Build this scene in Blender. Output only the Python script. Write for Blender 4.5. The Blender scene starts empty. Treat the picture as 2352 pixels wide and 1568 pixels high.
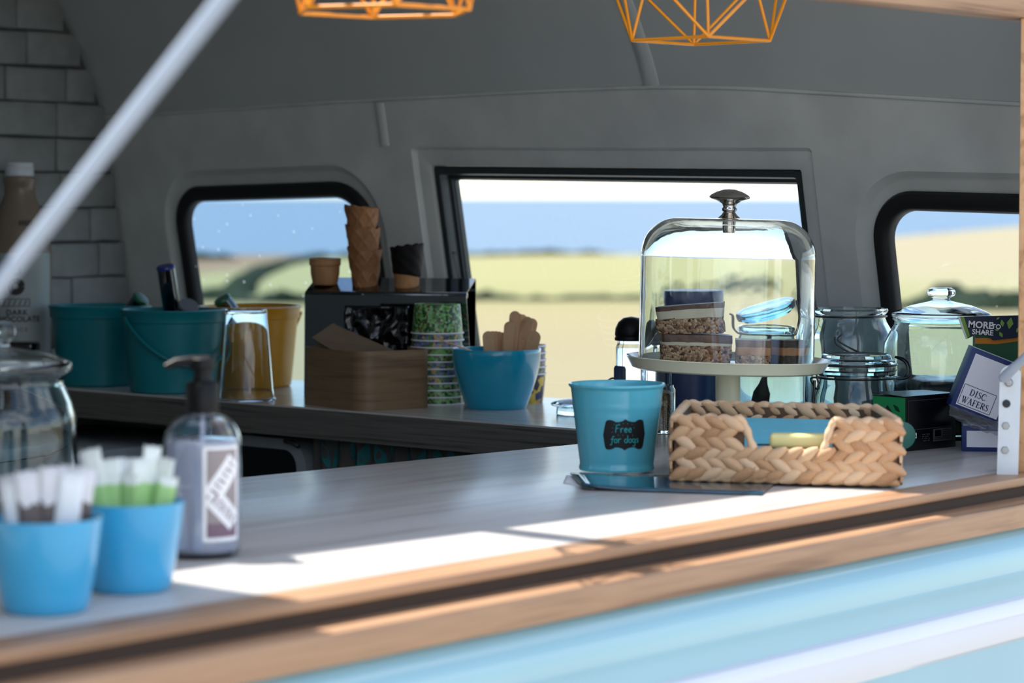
import bpy, bmesh, math, random
from math import sin, cos, pi, radians as R
from mathutils import Vector, Matrix, noise
random.seed(7)
scn = bpy.context.scene
COL = scn.collection

# ---------------------------------------------------------------- camera, sky, sun, exposure
FP, PXC, HY, EYE, CZ = 6128.0, 1176.0, 450.0, 0.36, 1.30   # focal length in pixels, centre column, horizon row, eye above worktop, worktop height
cam_d = bpy.data.cameras.new('camera')
cam_d.sensor_width = 36.0
cam_d.lens = 36.0 * FP / 2352.0
cam_d.shift_y = -(784.0 - HY) / 2352.0
cam_d.clip_start = 0.05
cam_d.clip_end = 100000
cam_d.dof.use_dof = True
cam_d.dof.focus_distance = 3.9
cam_d.dof.aperture_fstop = 5.0
cam = bpy.data.objects.new('camera', cam_d)
cam.location = (0, 0, CZ + EYE)
cam.rotation_euler = (R(90), 0, 0)
COL.objects.link(cam)
scn.camera = cam

SUN_TRAVEL = Vector((0.490, -0.269, -1.0)).normalized()
world = bpy.data.worlds.new('sky')
scn.world = world
world.use_nodes = True
wn = world.node_tree
bg = wn.nodes['Background']
sky = wn.nodes.new('ShaderNodeTexSky')
sky.sky_type = 'NISHITA'
sky.sun_disc = False
sky.sun_elevation = R(60)
sky.sun_rotation = R(-61)
sky.air_density = 1.0
sky.dust_density = 0.3
sky.ozone_density = 1.5
wtc = wn.nodes.new('ShaderNodeTexCoord')
wmp = wn.nodes.new('ShaderNodeMapping')
wmp.inputs['Scale'].default_value = (1.0, 1.0, 2.2)
wn.links.new(wtc.outputs['Generated'], wmp.inputs['Vector'])
wno = wn.nodes.new('ShaderNodeTexNoise')
wno.inputs['Scale'].default_value = 2.6
wno.inputs['Detail'].default_value = 8
wno.inputs['Roughness'].default_value = 0.58
wn.links.new(wmp.outputs[0], wno.inputs['Vector'])
wrp_ = wn.nodes.new('ShaderNodeValToRGB')
wrp_.color_ramp.elements[0].position = 0.44
wrp_.color_ramp.elements[1].position = 0.66
wn.links.new(wno.outputs['Fac'], wrp_.inputs[0])
wmx = wn.nodes.new('ShaderNodeMix')
wmx.data_type = 'RGBA'
wmx.inputs['B'].default_value = (7.6, 7.9, 8.4, 1)
wn.links.new(wrp_.outputs[0], wmx.inputs['Factor'])
wn.links.new(sky.outputs[0], wmx.inputs['A'])
wn.links.new(wmx.outputs['Result'], bg.inputs['Color'])
bg.inputs['Strength'].default_value = 0.17
sun_d = bpy.data.lights.new('sun', 'SUN')
sun_d.energy = 5.6
sun_d.angle = R(0.6)
sun_d.color = (1.0, 0.95, 0.87)
sun = bpy.data.objects.new('sun', sun_d)
sun.rotation_euler = SUN_TRAVEL.to_track_quat('-Z', 'Y').to_euler()
sun.location = (-6, 4, 14)
COL.objects.link(sun)
vs = scn.view_settings
vs.view_transform = 'Standard'
vs.look = 'None'
vs.gamma = 1.0
vs.use_curve_mapping = False
vs.exposure = 0.75

# ---------------------------------------------------------------- materials
def lin(c):
    return tuple(((v / 255.0) / 12.92 if v / 255.0 <= 0.04045 else ((v / 255.0 + 0.055) / 1.055) ** 2.4) for v in c)
def L4(c):
    return (*lin(c), 1.0)
MATS = {}
def new_mat(name):
    m = bpy.data.materials.new(name)
    m.use_nodes = True
    MATS[name] = m
    return m, m.node_tree, m.node_tree.nodes['Principled BSDF']
def coords(nt, scale=(1, 1, 1), rot=(0, 0, 0), space='Object'):
    tc = nt.nodes.new('ShaderNodeTexCoord')
    mp = nt.nodes.new('ShaderNodeMapping')
    mp.inputs['Scale'].default_value = scale
    mp.inputs['Rotation'].default_value = rot
    nt.links.new(tc.outputs[space], mp.inputs['Vector'])
    return mp.outputs[0]
def plain(name, col, rough=0.5, metal=0.0, var=0.08, scale=30.0, bump=0.0, bscale=120.0, spec=0.5, coat=0.0, stretch=(1, 1, 1)):
    m, nt, b = new_mat(name)
    v = coords(nt, stretch)
    n = nt.nodes.new('ShaderNodeTexNoise')
    n.inputs['Scale'].default_value = scale
    n.inputs['Detail'].default_value = 4
    nt.links.new(v, n.inputs['Vector'])
    r = nt.nodes.new('ShaderNodeValToRGB')
    c = lin(col)
    r.color_ramp.elements[0].position = 0.3
    r.color_ramp.elements[1].position = 0.7
    r.color_ramp.elements[0].color = (*[x * (1 - var) for x in c], 1)
    r.color_ramp.elements[1].color = (*[min(1, x * (1 + var)) for x in c], 1)
    nt.links.new(n.outputs['Fac'], r.inputs[0])
    nt.links.new(r.outputs[0], b.inputs['Base Color'])
    b.inputs['Roughness'].default_value = rough
    b.inputs['Metallic'].default_value = metal
    b.inputs['Specular IOR Level'].default_value = spec
    b.inputs['Coat Weight'].default_value = coat
    if bump > 0:
        n2 = nt.nodes.new('ShaderNodeTexNoise')
        n2.inputs['Scale'].default_value = bscale
        n2.inputs['Detail'].default_value = 3
        nt.links.new(v, n2.inputs['Vector'])
        bp = nt.nodes.new('ShaderNodeBump')
        bp.inputs['Strength'].default_value = bump
        bp.inputs['Distance'].default_value = 0.002
        nt.links.new(n2.outputs['Fac'], bp.inputs['Height'])
        nt.links.new(bp.outputs[0], b.inputs['Normal'])
    return m
def ramp(nt, fac, stops):
    r = nt.nodes.new('ShaderNodeValToRGB')
    cr = r.color_ramp
    while len(cr.elements) < len(stops):
        cr.elements.new(0.5)
    for e, (p, c) in zip(cr.elements, stops):
        e.position = p
        e.color = L4(c)
    nt.links.new(fac, r.inputs[0])
    return r.outputs[0]
def wood(name, cols, angle, rough=0.45, along=3.0, across=60.0, bump=0.15, up=None):
    """grain running along the horizontal direction `angle` (radians)"""
    m, nt, b = new_mat(name)
    tc = nt.nodes.new('ShaderNodeTexCoord')
    r0 = nt.nodes.new('ShaderNodeVectorRotate')
    r0.rotation_type = 'Z_AXIS'
    r0.inputs['Angle'].default_value = -angle
    nt.links.new(tc.outputs['Object'], r0.inputs['Vector'])
    mp = nt.nodes.new('ShaderNodeMapping')
    mp.inputs['Scale'].default_value = (along, across, across if up is None else up)
    nt.links.new(r0.outputs[0], mp.inputs['Vector'])
    n = nt.nodes.new('ShaderNodeTexNoise')
    n.inputs['Scale'].default_value = 1.0
    n.inputs['Detail'].default_value = 6
    n.inputs['Distortion'].default_value = 0.6
    nt.links.new(mp.outputs[0], n.inputs['Vector'])
    k = len(cols)
    c = ramp(nt, n.outputs['Fac'], [(0.28 + 0.46 * i / (k - 1), cc) for i, cc in enumerate(cols)])
    nt.links.new(c, b.inputs['Base Color'])
    b.inputs['Roughness'].default_value = rough
    bp = nt.nodes.new('ShaderNodeBump')
    bp.inputs['Strength'].default_value = bump
    bp.inputs['Distance'].default_value = 0.001
    nt.links.new(n.outputs['Fac'], bp.inputs['Height'])
    nt.links.new(bp.outputs[0], b.inputs['Normal'])
    return m
def glass(name, col=(255, 255, 255), rough=0.0, ior=1.47):
    m, nt, b = new_mat(name)
    b.inputs['Base Color'].default_value = L4(col)
    b.inputs['Transmission Weight'].default_value = 1.0
    b.inputs['Roughness'].default_value = rough
    b.inputs['IOR'].default_value = ior
    n = nt.nodes.new('ShaderNodeTexNoise')
    n.inputs['Scale'].default_value = 18
    nt.links.new(coords(nt), n.inputs['Vector'])
    bp = nt.nodes.new('ShaderNodeBump')
    bp.inputs['Strength'].default_value = 0.06
    bp.inputs['Distance'].default_value = 0.004
    nt.links.new(n.outputs['Fac'], bp.inputs['Height'])
    nt.links.new(bp.outputs[0], b.inputs['Normal'])
    return m
def pane(name, tint=(255, 255, 255), specks=0.0, film=0.0):
    """thin sheet: mostly clear, some mirror, dirt specks"""
    m, nt, b = new_mat(name)
    out = nt.nodes['Material Output']
    tr = nt.nodes.new('ShaderNodeBsdfTransparent')
    tr.inputs[0].default_value = L4(tint)
    gl = nt.nodes.new('ShaderNodeBsdfGlossy')
    gl.inputs['Roughness'].default_value = 0.02
    lw = nt.nodes.new('ShaderNodeLayerWeight')
    pw = nt.nodes.new('ShaderNodeMath')
    pw.operation = 'POWER'
    pw.inputs[1].default_value = 5.0
    nt.links.new(lw.outputs['Facing'], pw.inputs[0])
    ma = nt.nodes.new('ShaderNodeMath')
    ma.operation = 'MULTIPLY_ADD'
    ma.inputs[1].default_value = 0.92
    ma.inputs[2].default_value = 0.05
    nt.links.new(pw.outputs[0], ma.inputs[0])
    mx = nt.nodes.new('ShaderNodeMixShader')
    nt.links.new(ma.outputs[0], mx.inputs[0])
    nt.links.new(tr.outputs[0], mx.inputs[1])
    nt.links.new(gl.outputs[0], mx.inputs[2])
    last = mx.outputs[0]
    if specks or film:
        vo = nt.nodes.new('ShaderNodeTexVoronoi')
        vo.inputs['Scale'].default_value = 55
        nt.links.new(coords(nt), vo.inputs['Vector'])
        mth = nt.nodes.new('ShaderNodeMath')
        mth.operation = 'LESS_THAN'
        mth.inputs[1].default_value = 0.13
        nt.links.new(vo.outputs['Distance'], mth.inputs[0])
        sp = nt.nodes.new('ShaderNodeSeparateColor')
        nt.links.new(vo.outputs['Color'], sp.inputs[0])
        m2 = nt.nodes.new('ShaderNodeMath')
        m2.operation = 'GREATER_THAN'
        m2.inputs[1].default_value = 0.72
        nt.links.new(sp.outputs[0], m2.inputs[0])
        m3 = nt.nodes.new('ShaderNodeMath')
        m3.operation = 'MULTIPLY'
        nt.links.new(mth.outputs[0], m3.inputs[0])
        nt.links.new(m2.outputs[0], m3.inputs[1])
        m4 = nt.nodes.new('ShaderNodeMath')
        m4.operation = 'MULTIPLY_ADD'
        m4.inputs[1].default_value = specks
        m4.inputs[2].default_value = film
        nt.links.new(m3.outputs[0], m4.inputs[0])
        df = nt.nodes.new('ShaderNodeBsdfTranslucent')
        df.inputs[0].default_value = (0.9, 0.9, 0.9, 1)
        mx2 = nt.nodes.new('ShaderNodeMixShader')
        nt.links.new(m4.outputs[0], mx2.inputs[0])
        nt.links.new(last, mx2.inputs[1])
        nt.links.new(df.outputs[0], mx2.inputs[2])
        last = mx2.outputs[0]
    nt.links.new(last, out.inputs['Surface'])
    return m

# ---------------------------------------------------------------- mesh helpers
def tag(o, label, cat, group=None):
    o['label'] = label
    o['category'] = cat
    if group:
        o['group'] = group
    return o
def mk(name, verts, faces, mat, parent=None, smooth=False, loc=None, rot=None):
    me = bpy.data.meshes.new(name)
    me.from_pydata([tuple(v) for v in verts], [], [tuple(f) for f in faces])
    bm = bmesh.new()
    bm.from_mesh(me)
    bmesh.ops.recalc_face_normals(bm, faces=bm.faces)
    bm.to_mesh(me)
    bm.free()
    if smooth:
        me.polygons.foreach_set('use_smooth', [True] * len(me.polygons))
    me.materials.append(MATS[mat] if isinstance(mat, str) else mat)
    o = bpy.data.objects.new(name, me)
    COL.objects.link(o)
    if parent is not None:
        o.parent = parent
    if loc is not None:
        o.location = loc
    if rot is not None:
        o.rotation_euler = rot
    return o
def mkbm(name, bm, mat, parent=None, smooth=False, loc=None, rot=None):
    me = bpy.data.meshes.new(name)
    bmesh.ops.recalc_face_normals(bm, faces=bm.faces)
    bm.to_mesh(me)
    bm.free()
    if smooth:
        me.polygons.foreach_set('use_smooth', [True] * len(me.polygons))
    me.materials.append(MATS[mat] if isinstance(mat, str) else mat)
    o = bpy.data.objects.new(name, me)
    COL.objects.link(o)
    if parent is not None:
        o.parent = parent
    if loc is not None:
        o.location = loc
    if rot is not None:
        o.rotation_euler = rot
    return o
def auto_smooth(o, ang=35):
    me = o.data
    me.polygons.foreach_set('use_smooth', [True] * len(me.polygons))
    bm = bmesh.new()
    bm.from_mesh(me)
    for e in bm.edges:
        if len(e.link_faces) == 2 and e.calc_face_angle(0) > R(ang):
            e.smooth = False
    bm.to_mesh(me)
    bm.free()
    return o
def thing(name, label, cat, loc, rz=0.0, group=None, rot=None):
    o = bpy.data.objects.new(name, None)
    o.empty_display_size = 0.02
    COL.objects.link(o)
    o.location = loc
    o.rotation_euler = rot if rot is not None else (0, 0, rz)
    return tag(o, label, cat, group)
def copy_tree(o, parent=None):
    c = o.copy()
    COL.objects.link(c)
    if parent is not None:
        c.parent = parent
    for ch in list(o.children):
        copy_tree(ch, c)
    return c
def lathe_v(prof, n=48, closed=False):
    vs_, fs = [], []
    idx = []
    for r, z in prof:
        if r < 1e-6:
            idx.append([len(vs_)])
            vs_.append((0, 0, z))
        else:
            idx.append(list(range(len(vs_), len(vs_) + n)))
            vs_ += [(r * cos(2 * pi * i / n), r * sin(2 * pi * i / n), z) for i in range(n)]
    pairs = list(zip(idx[:-1], idx[1:]))
    if closed:
        pairs.append((idx[-1], idx[0]))
    for a, b in pairs:
        if len(a) == 1 and len(b) == 1:
            continue
        for i in range(n):
            j = (i + 1) % n
            if len(a) == 1:
                fs.append((a[0], b[i], b[j]))
            elif len(b) == 1:
                fs.append((a[i], b[0], a[j]))
            else:
                fs.append((a[i], b[i], b[j], a[j]))
    return vs_, fs
def lathe(name, prof, mat, parent=None, n=48, closed=False, loc=None, rot=None, sharp=40):
    v, f = lathe_v(prof, n, closed)
    o = mk(name, v, f, mat, parent, True, loc, rot)
    return auto_smooth(o, sharp)
def tube_v(pts, r, n=10, cyc=False, taper=None):
    pts = [Vector(p) for p in pts]
    m = len(pts)
    vs_, fs = [], []
    up = None
    for i, p in enumerate(pts):
        a = pts[(i - 1) % m] if (cyc or i > 0) else p
        b = pts[(i + 1) % m] if (cyc or i < m - 1) else p
        d = (b - a).normalized()
        if up is None:
            up = Vector((0, 0, 1)) if abs(d.z) < 0.9 else Vector((1, 0, 0))
        x = d.cross(up).normalized()
        y = x.cross(d).normalized()
        up = y
        rr = r if taper is None else taper[i]
        vs_ += [tuple(p + x * rr * cos(2 * pi * k / n) + y * rr * sin(2 * pi * k / n)) for k in range(n)]
    for i in range(m if cyc else m - 1):
        for k in range(n):
            a, b = i * n, ((i + 1) % m) * n
            fs.append((a + k, a + (k + 1) % n, b + (k + 1) % n, b + k))
    if not cyc:
        fs.append(tuple(range(n)))
        fs.append(tuple(range((m - 1) * n, m * n)))
    return vs_, fs
def curve_through(pts, k=5):
    P = [Vector(p) for p in pts]
    out = []
    for i in range(len(P) - 1):
        a, b, c, d = P[max(0, i - 1)], P[i], P[i + 1], P[min(len(P) - 1, i + 2)]
        for j in range(k):
            t = j / k
            out.append(0.5 * ((2 * b) + (c - a) * t + (2 * a - 5 * b + 4 * c - d) * t * t + (3 * b - a - 3 * c + d) * t ** 3))
    out.append(P[-1])
    return out
def tube(name, pts, r, mat, parent=None, n=10, cyc=False, taper=None):
    if taper is None and not cyc and len(pts) > 3 and name.split('_')[-1] in ('wire', 'arm'):
        pts = curve_through(pts)
    v, f = tube_v(pts, r, n, cyc, taper)
    o = mk(name, v, f, mat, parent, True)
    return auto_smooth(o, 50)
def box(name, size, mat, parent=None, loc=(0, 0, 0), rot=None, bev=0.002, seg=2):
    """box with its base centre at loc"""
    bm = bmesh.new()
    bmesh.ops.create_cube(bm, size=1.0)
    for v in bm.verts:
        v.co = Vector((v.co.x * size[0], v.co.y * size[1], (v.co.z + 0.5) * size[2]))
    if bev > 0:
        bmesh.ops.bevel(bm, geom=bm.edges[:], offset=bev, segments=seg, affect='EDGES', profile=0.5)
    o = mkbm(name, bm, mat, parent, True, loc, rot)
    return auto_smooth(o, 30)
def prism(name, poly, z0, z1, mat, parent=None, bev=0.0, loc=None, rot=None):
    bm = bmesh.new()
    lo = [bm.verts.new((x, y, z0)) for x, y in poly]
    hi = [bm.verts.new((x, y, z1)) for x, y in poly]
    bm.faces.new(lo)
    bm.faces.new(hi)
    n = len(poly)
    for i in range(n):
        j = (i + 1) % n
        bm.faces.new((lo[i], lo[j], hi[j], hi[i]))
    bmesh.ops.recalc_face_normals(bm, faces=bm.faces)
    if bev > 0:
        bmesh.ops.bevel(bm, geom=bm.edges[:], offset=bev, segments=2, affect='EDGES', profile=0.5)
    o = mkbm(name, bm, mat, parent, False, loc, rot)
    return auto_smooth(o, 30) if bev > 0 else o
def ribbon_v(pts, w, fmap, step=0.0015):
    """flat stroke of width w (or list of widths) through 2D pts, resampled, mapped to 3D"""
    P = [Vector((p[0], p[1])) for p in pts]
    ws = w if isinstance(w, (list, tuple)) else [w] * len(P)
    Q, W_ = [P[0]], [ws[0]]
    for i in range(len(P) - 1):
        d = (P[i + 1] - P[i]).length
        k = max(1, int(d / step))
        for j in range(1, k + 1):
            Q.append(P[i].lerp(P[i + 1], j / k))
            W_.append(ws[i] + (ws[i + 1] - ws[i]) * j / k)
    vs_, fs = [], []
    for i, q in enumerate(Q):
        a, b = Q[max(0, i - 1)], Q[min(len(Q) - 1, i + 1)]
        d = (b - a)
        d = d.normalized() if d.length > 1e-9 else Vector((1, 0))
        nrm = Vector((-d.y, d.x)) * W_[i] * 0.5
        vs_ += [fmap(*(q + nrm)), fmap(*(q - nrm))]
        if i:
            k = 2 * i
            fs.append((k - 2, k - 1, k + 1, k))
    return vs_, fs
def join_parts(parts):
    V, Fc = [], []
    for v, f in parts:
        o = len(V)
        V += list(v)
        Fc += [tuple(i + o for i in q) for q in f]
    return V, Fc
def text_v(s, size, fmap, align='CENTER', bold=0.0, spacing=1.0):
    cu = bpy.data.curves.new('lettering_source', 'FONT')
    cu.body = s
    cu.size = size
    cu.align_x = align
    cu.offset = bold
    cu.space_character = spacing
    cu.resolution_u = 3
    ob = bpy.data.objects.new('lettering_source', cu)
    COL.objects.link(ob)
    dg = bpy.context.evaluated_depsgraph_get()
    me = bpy.data.meshes.new_from_object(ob.evaluated_get(dg))
    v = [fmap(p.co.x, p.co.y) for p in me.vertices]
    f = [tuple(p.vertices) for p in me.polygons]
    bpy.data.objects.remove(ob)
    bpy.data.curves.remove(cu)
    bpy.data.meshes.remove(me)
    return v, f
# ---- pixel row/column of the photograph -> place on the worktop plane or at a known distance
def on_top(px, py, h=0.0):
    Z = (EYE - h) * FP / (py - HY)
    return ((px - PXC) / FP * Z, Z)
def at_depth(px, py, Z):
    return Vector(((px - PXC) / FP * Z, Z, CZ + EYE - (py - HY) / FP * Z))
def base(px, py_front, r):
    Z = EYE * FP / (py_front - HY) + r
    return ((px - PXC) / FP * Z, Z, CZ)
# ---- van frame: u runs along the serving hatch, k points out of the hatch
O0 = Vector((-0.222, 2.4215))
EU = Vector((0.63, 0.7766))
EK = Vector((0.7766, -0.63))
UA = math.atan2(EU.y, EU.x)
def uk(u, k):
    p = O0 + EU * u + EK * k
    return (p.x, p.y)
def to_uk(x, y):
    d = Vector((x, y)) - O0
    return d.dot(EU), d.dot(EK)
# ---- window wall: line B0 + t*VV at worktop level, leaning in by TUMBLE per metre of height
B0 = Vector((-0.4136, 5.215))
VV = Vector((0.7326, -0.6806))
NN = Vector((-0.6806, -0.7326))
VA = math.atan2(VV.y, VV.x)
TUMBLE = 0.187
def W(t, h, d=0.0):
    p = B0 + VV * t + NN * (h * TUMBLE + d)
    return (p.x, p.y, CZ + h)
def wall_px(px, py, d=0.0):
    a, b = (px - PXC) / FP, (py - HY) / FP
    # point (a Z, Z, h = EYE - b Z); NN.(p-B0) = TUMBLE*h + d
    Z = (TUMBLE * EYE + d + NN.dot(B0)) / (NN.x * a + NN.y + TUMBLE * b)
    h = EYE - b * Z
    t = VV.dot(Vector((a * Z, Z)) - B0)
    return t, h
# ---------------------------------------------------------------- material library
plain('van_white', (197, 199, 195), 0.42, var=0.10, scale=9, bump=0.12, bscale=40)
plain('ceiling_gloss', (180, 184, 182), 0.22, var=0.05, scale=4, bump=0.05, bscale=9)
plain('brick_paint', (138, 141, 140), 0.65, var=0.10, scale=25, bump=0.5, bscale=90)
plain('mortar', (84, 86, 86), 0.8, var=0.1, scale=40, bump=0.4)
plain('black_rubber', (9, 10, 11), 0.55, var=0.1)
plain('dark_frame', (58, 66, 68), 0.4, metal=0.4, var=0.08)
plain('teal_body', (146, 188, 200), 0.12, var=0.03, scale=3, coat=0.6)
plain('white_body', (216, 218, 224), 0.15, var=0.02, scale=3, coat=0.5)
plain('white_metal', (206, 213, 219), 0.35, var=0.04, scale=60, bump=0.08)
plain('strut_paint', (158, 168, 182), 0.4, var=0.04)
plain('steel_bolt', (150, 152, 155), 0.35, metal=0.9)
plain('dark_bolt', (50, 52, 60), 0.4, metal=0.8)
plain('van_floor', (90, 88, 84), 0.7)
wood('laminate', [(168, 162, 156), (190, 185, 180), (198, 194, 190), (184, 179, 174)], UA, 0.26, 2.0, 26, 0.05)
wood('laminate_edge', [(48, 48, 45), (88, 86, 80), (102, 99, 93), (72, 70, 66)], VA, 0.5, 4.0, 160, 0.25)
wood('laminate_back', [(150, 144, 138), (190, 184, 178), (200, 195, 190), (178, 172, 168)], VA, 0.2, 2.0, 26, 0.05)
wood('oak', [(110, 80, 58), (158, 120, 90), (176, 137, 104), (142, 106, 78)], UA, 0.45, 3.0, 70, 0.2)
wood('oak_dark', [(84, 58, 40), (120, 84, 58), (138, 98, 68), (96, 68, 48)], UA, 0.5, 3.0, 70, 0.2)
wood('oak_post', [(150, 106, 66), (196, 150, 104), (206, 162, 116), (176, 128, 84)], 0.0, 0.5, 40, 40, 0.15)
plain('groove_shade', (66, 49, 38), 0.7)  # brown darkened to stand for the shade below the upper trim
glass('clear_glass', (250, 254, 255))
glass('aqua_glass', (150, 218, 228))
glass('aqua_pale', (214, 240, 244))
glass('pale_glass', (232, 247, 250))
glass('bottle_plastic', (244, 248, 255), ior=1.42)
glass('gel', (232, 235, 248), ior=1.36)
MATS['gel'].node_tree.nodes['Principled BSDF'].inputs['Transmission Weight'].default_value = 0.3
pane('window_clear', (252, 254, 255))
pane('window_tint', (205, 224, 236), specks=0.55)
pane('window_right', (240, 248, 252), specks=0.12)
pane('clear_film', (225, 228, 232), film=0.36)
plain('pot_blue', (64, 172, 220), 0.25, var=0.03, coat=0.3)
plain('bowl_blue', (14, 150, 184), 0.2, var=0.03, coat=0.4)
plain('bucket_teal', (0, 116, 126), 0.38, var=0.04)
plain('bucket_yellow', (206, 144, 8), 0.35, var=0.04)
plain('tin_blue', (92, 188, 208), 0.22, var=0.03, coat=0.5)
plain('chalkboard', (12, 13, 15), 0.6, var=0.1)
plain('chalk_teal', (44, 176, 178), 0.8)
plain('black_plastic', (7, 7, 9), 0.42, var=0.1, spec=0.25)
plain('black_gloss', (6, 7, 9), 0.12, var=0.1, coat=0.5)
plain('orange_wire', (240, 150, 16), 0.3, var=0.05, coat=0.3)
plain('cream_enamel', (246, 243, 212), 0.18, var=0.02, coat=0.4)
plain('knob_metal', (206, 200, 194), 0.10, metal=1.0, var=0.1)
plain('wire_steel', (70, 72, 74), 0.3, metal=0.9)
plain('mirror_steel', (96, 102, 106), 0.06, metal=1.0, var=0.03, scale=3)
plain('navy_tin', (44, 66, 112), 0.35, var=0.06, scale=20)
plain('navy_card', (18, 44, 104), 0.45, var=0.04)
plain('white_card', (228, 228, 236), 0.5, var=0.02)
plain('print_navy', (26, 32, 70), 0.6)
plain('print_dark', (40, 40, 42), 0.7)
plain('print_taupe', (150, 140, 140), 0.6)
plain('print_mauve', (120, 96, 112), 0.6)
plain('print_white', (240, 240, 242), 0.5)
plain('kraft', (112, 94, 76), 0.75, var=0.06, scale=60, bump=0.1)
wood('box_wood', [(98, 76, 54), (122, 97, 70), (134, 108, 80), (112, 88, 62)], 0.6, 0.5, 5.0, 5.0, 0.15, 90)
wood('stick_wood', [(160, 116, 80), (190, 148, 108), (200, 158, 118), (176, 134, 96)], 0.0, 0.6, 30, 30, 0.1)
plain('waffle', (150, 102, 62), 0.6, var=0.18, scale=60, bump=0.3, bscale=200)
plain('wafer', (168, 120, 78), 0.7, var=0.14, scale=50, bump=0.4, bscale=150)
plain('dark_choc', (12, 10, 10), 0.6, var=0.2, spec=0.2)
plain('cake_cream', (232, 220, 190), 0.5, var=0.06, scale=60, bump=0.3)
plain('cake_choc', (104, 72, 56), 0.4, var=0.25, scale=70, bump=0.5, bscale=120)
plain('cake_dark', (56, 36, 30), 0.4, var=0.2, scale=70, bump=0.4)
plain('cake_caramel', (196, 140, 92), 0.4, var=0.1, scale=40, bump=0.2)
plain('wicker_dark', (92, 66, 46), 0.8, var=0.25, scale=60)
plain('napkin_blue', (112, 198, 216), 0.8, var=0.05, scale=40)
plain('napkin_teal', (40, 150, 168), 0.8, var=0.05)
plain('soap_cream', (232, 222, 152), 0.4, var=0.04)
plain('box_green', (0, 132, 72), 0.35, var=0.05)
plain('box_darkgreen', (0, 84, 46), 0.4)
plain('box_black', (10, 11, 14), 0.3, var=0.1)
plain('box_grey', (78, 74, 72), 0.5)
plain('tag_green', (42, 104, 92), 0.35)
plain('leaflet_blue', (28, 78, 98), 0.15, var=0.55, scale=28, coat=0.5, stretch=(1, 4, 1))
plain('leaflet_dark', (20, 26, 34), 0.2, var=0.3, coat=0.3)
plain('bag_navy', (16, 34, 62), 0.35, var=0.1)
plain('bag_green', (40, 92, 62), 0.4)
plain('bag_lime', (122, 164, 70), 0.4)
plain('bag_orange', (216, 132, 30), 0.4)
plain('cap_green', (10, 92, 62), 0.3)
plain('cap_blue', (20, 46, 130), 0.3)
plain('cap_grey', (110, 116, 130), 0.4)
plain('sauce_plastic', (126, 112, 98), 0.35, var=0.05)
plain('sauce_label', (150, 160, 160), 0.5, var=0.03)
plain('fridge_white', (170, 182, 188), 0.4, var=0.05)
plain('fridge_grey', (128, 134, 138), 0.4, var=0.05)
plain('curtain', (84, 82, 80), 0.85, var=0.08, scale=60)
plain('leaf_print', (38, 118, 124), 0.85, var=0.1)
plain('treat', (214, 150, 100), 0.8, var=0.2)
plain('paper_white', (236, 238, 240), 0.6, var=0.03)
plain('liquorice', (8, 8, 10), 0.25, var=0.3, bump=0.4)
plain('foil_black', (8, 9, 11), 0.14, var=0.1)
def two_band(name, lo, hi, z, rough=0.5, noise_amt=0.0):
    m, nt, b = new_mat(name)
    tc = nt.nodes.new('ShaderNodeTexCoord')
    sp = nt.nodes.new('ShaderNodeSeparateXYZ')
    nt.links.new(tc.outputs['Object'], sp.inputs[0])
    n = nt.nodes.new('ShaderNodeTexNoise')
    n.inputs['Scale'].default_value = 90
    nt.links.new(tc.outputs['Object'], n.inputs['Vector'])
    a = nt.nodes.new('ShaderNodeMath')
    a.operation = 'MULTIPLY_ADD'
    a.inputs[1].default_value = noise_amt
    nt.links.new(n.outputs['Fac'], a.inputs[0])
    nt.links.new(sp.outputs[2], a.inputs[2])
    g = nt.nodes.new('ShaderNodeMath')
    g.operation = 'GREATER_THAN'
    g.inputs[1].default_value = z
    nt.links.new(a.outputs[0], g.inputs[0])
    c = ramp(nt, g.outputs[0], [(0.4, lo), (0.6, hi)])
    nt.links.new(c, b.inputs['Base Color'])
    b.inputs['Roughness'].default_value = rough
two_band('sachet_green', (168, 214, 134), (240, 244, 236), 0.100, 0.45, 0.012)
two_band('sachet_brown', (96, 82, 78), (226, 224, 226), 0.100, 0.45, 0.02)
two_band('sachet_white', (214, 216, 220), (236, 238, 240), 0.065, 0.45, 0.05)
def tub_print(name, cols, sc):
    m, nt, b = new_mat(name)
    tc = nt.nodes.new('ShaderNodeTexCoord')
    oi = nt.nodes.new('ShaderNodeObjectInfo')
    ad = nt.nodes.new('ShaderNodeVectorMath')
    ad.operation = 'ADD'
    sc_ = nt.nodes.new('ShaderNodeVectorMath')
    sc_.operation = 'SCALE'
    sc_.inputs[0].default_value = (3.1, 1.7, 2.3)
    nt.links.new(oi.outputs['Random'], sc_.inputs['Scale'])
    nt.links.new(tc.outputs['Object'], ad.inputs[0])
    nt.links.new(sc_.outputs[0], ad.inputs[1])
    vo = nt.nodes.new('ShaderNodeTexVoronoi')
    vo.inputs['Scale'].default_value = sc
    nt.links.new(ad.outputs[0], vo.inputs['Vector'])
    sp = nt.nodes.new('ShaderNodeSeparateColor')
    nt.links.new(vo.outputs['Color'], sp.inputs[0])
    k = len(cols)
    r = nt.nodes.new('ShaderNodeValToRGB')
    r.color_ramp.interpolation = 'CONSTANT'
    while len(r.color_ramp.elements) < k:
        r.color_ramp.elements.new(0.5)
    for i, (e, c) in enumerate(zip(r.color_ramp.elements, cols)):
        e.position = i / k
        e.color = L4(c)
    nt.links.new(sp.outputs[0], r.inputs[0])
    nt.links.new(r.outputs[0], b.inputs['Base Color'])
    b.inputs['Roughness'].default_value = 0.4
tub_print('tub_green', [(50, 120, 44), (100, 166, 76), (128, 176, 112), (34, 78, 36), (82, 146, 60), (104, 66, 50), (140, 180, 132), (26, 50, 36)], 230)
tub_print('tub_purple', [(90, 90, 130), (70, 130, 60), (130, 130, 170), (50, 60, 90), (180, 150, 60), (110, 120, 160), (60, 100, 50)], 200)
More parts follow.
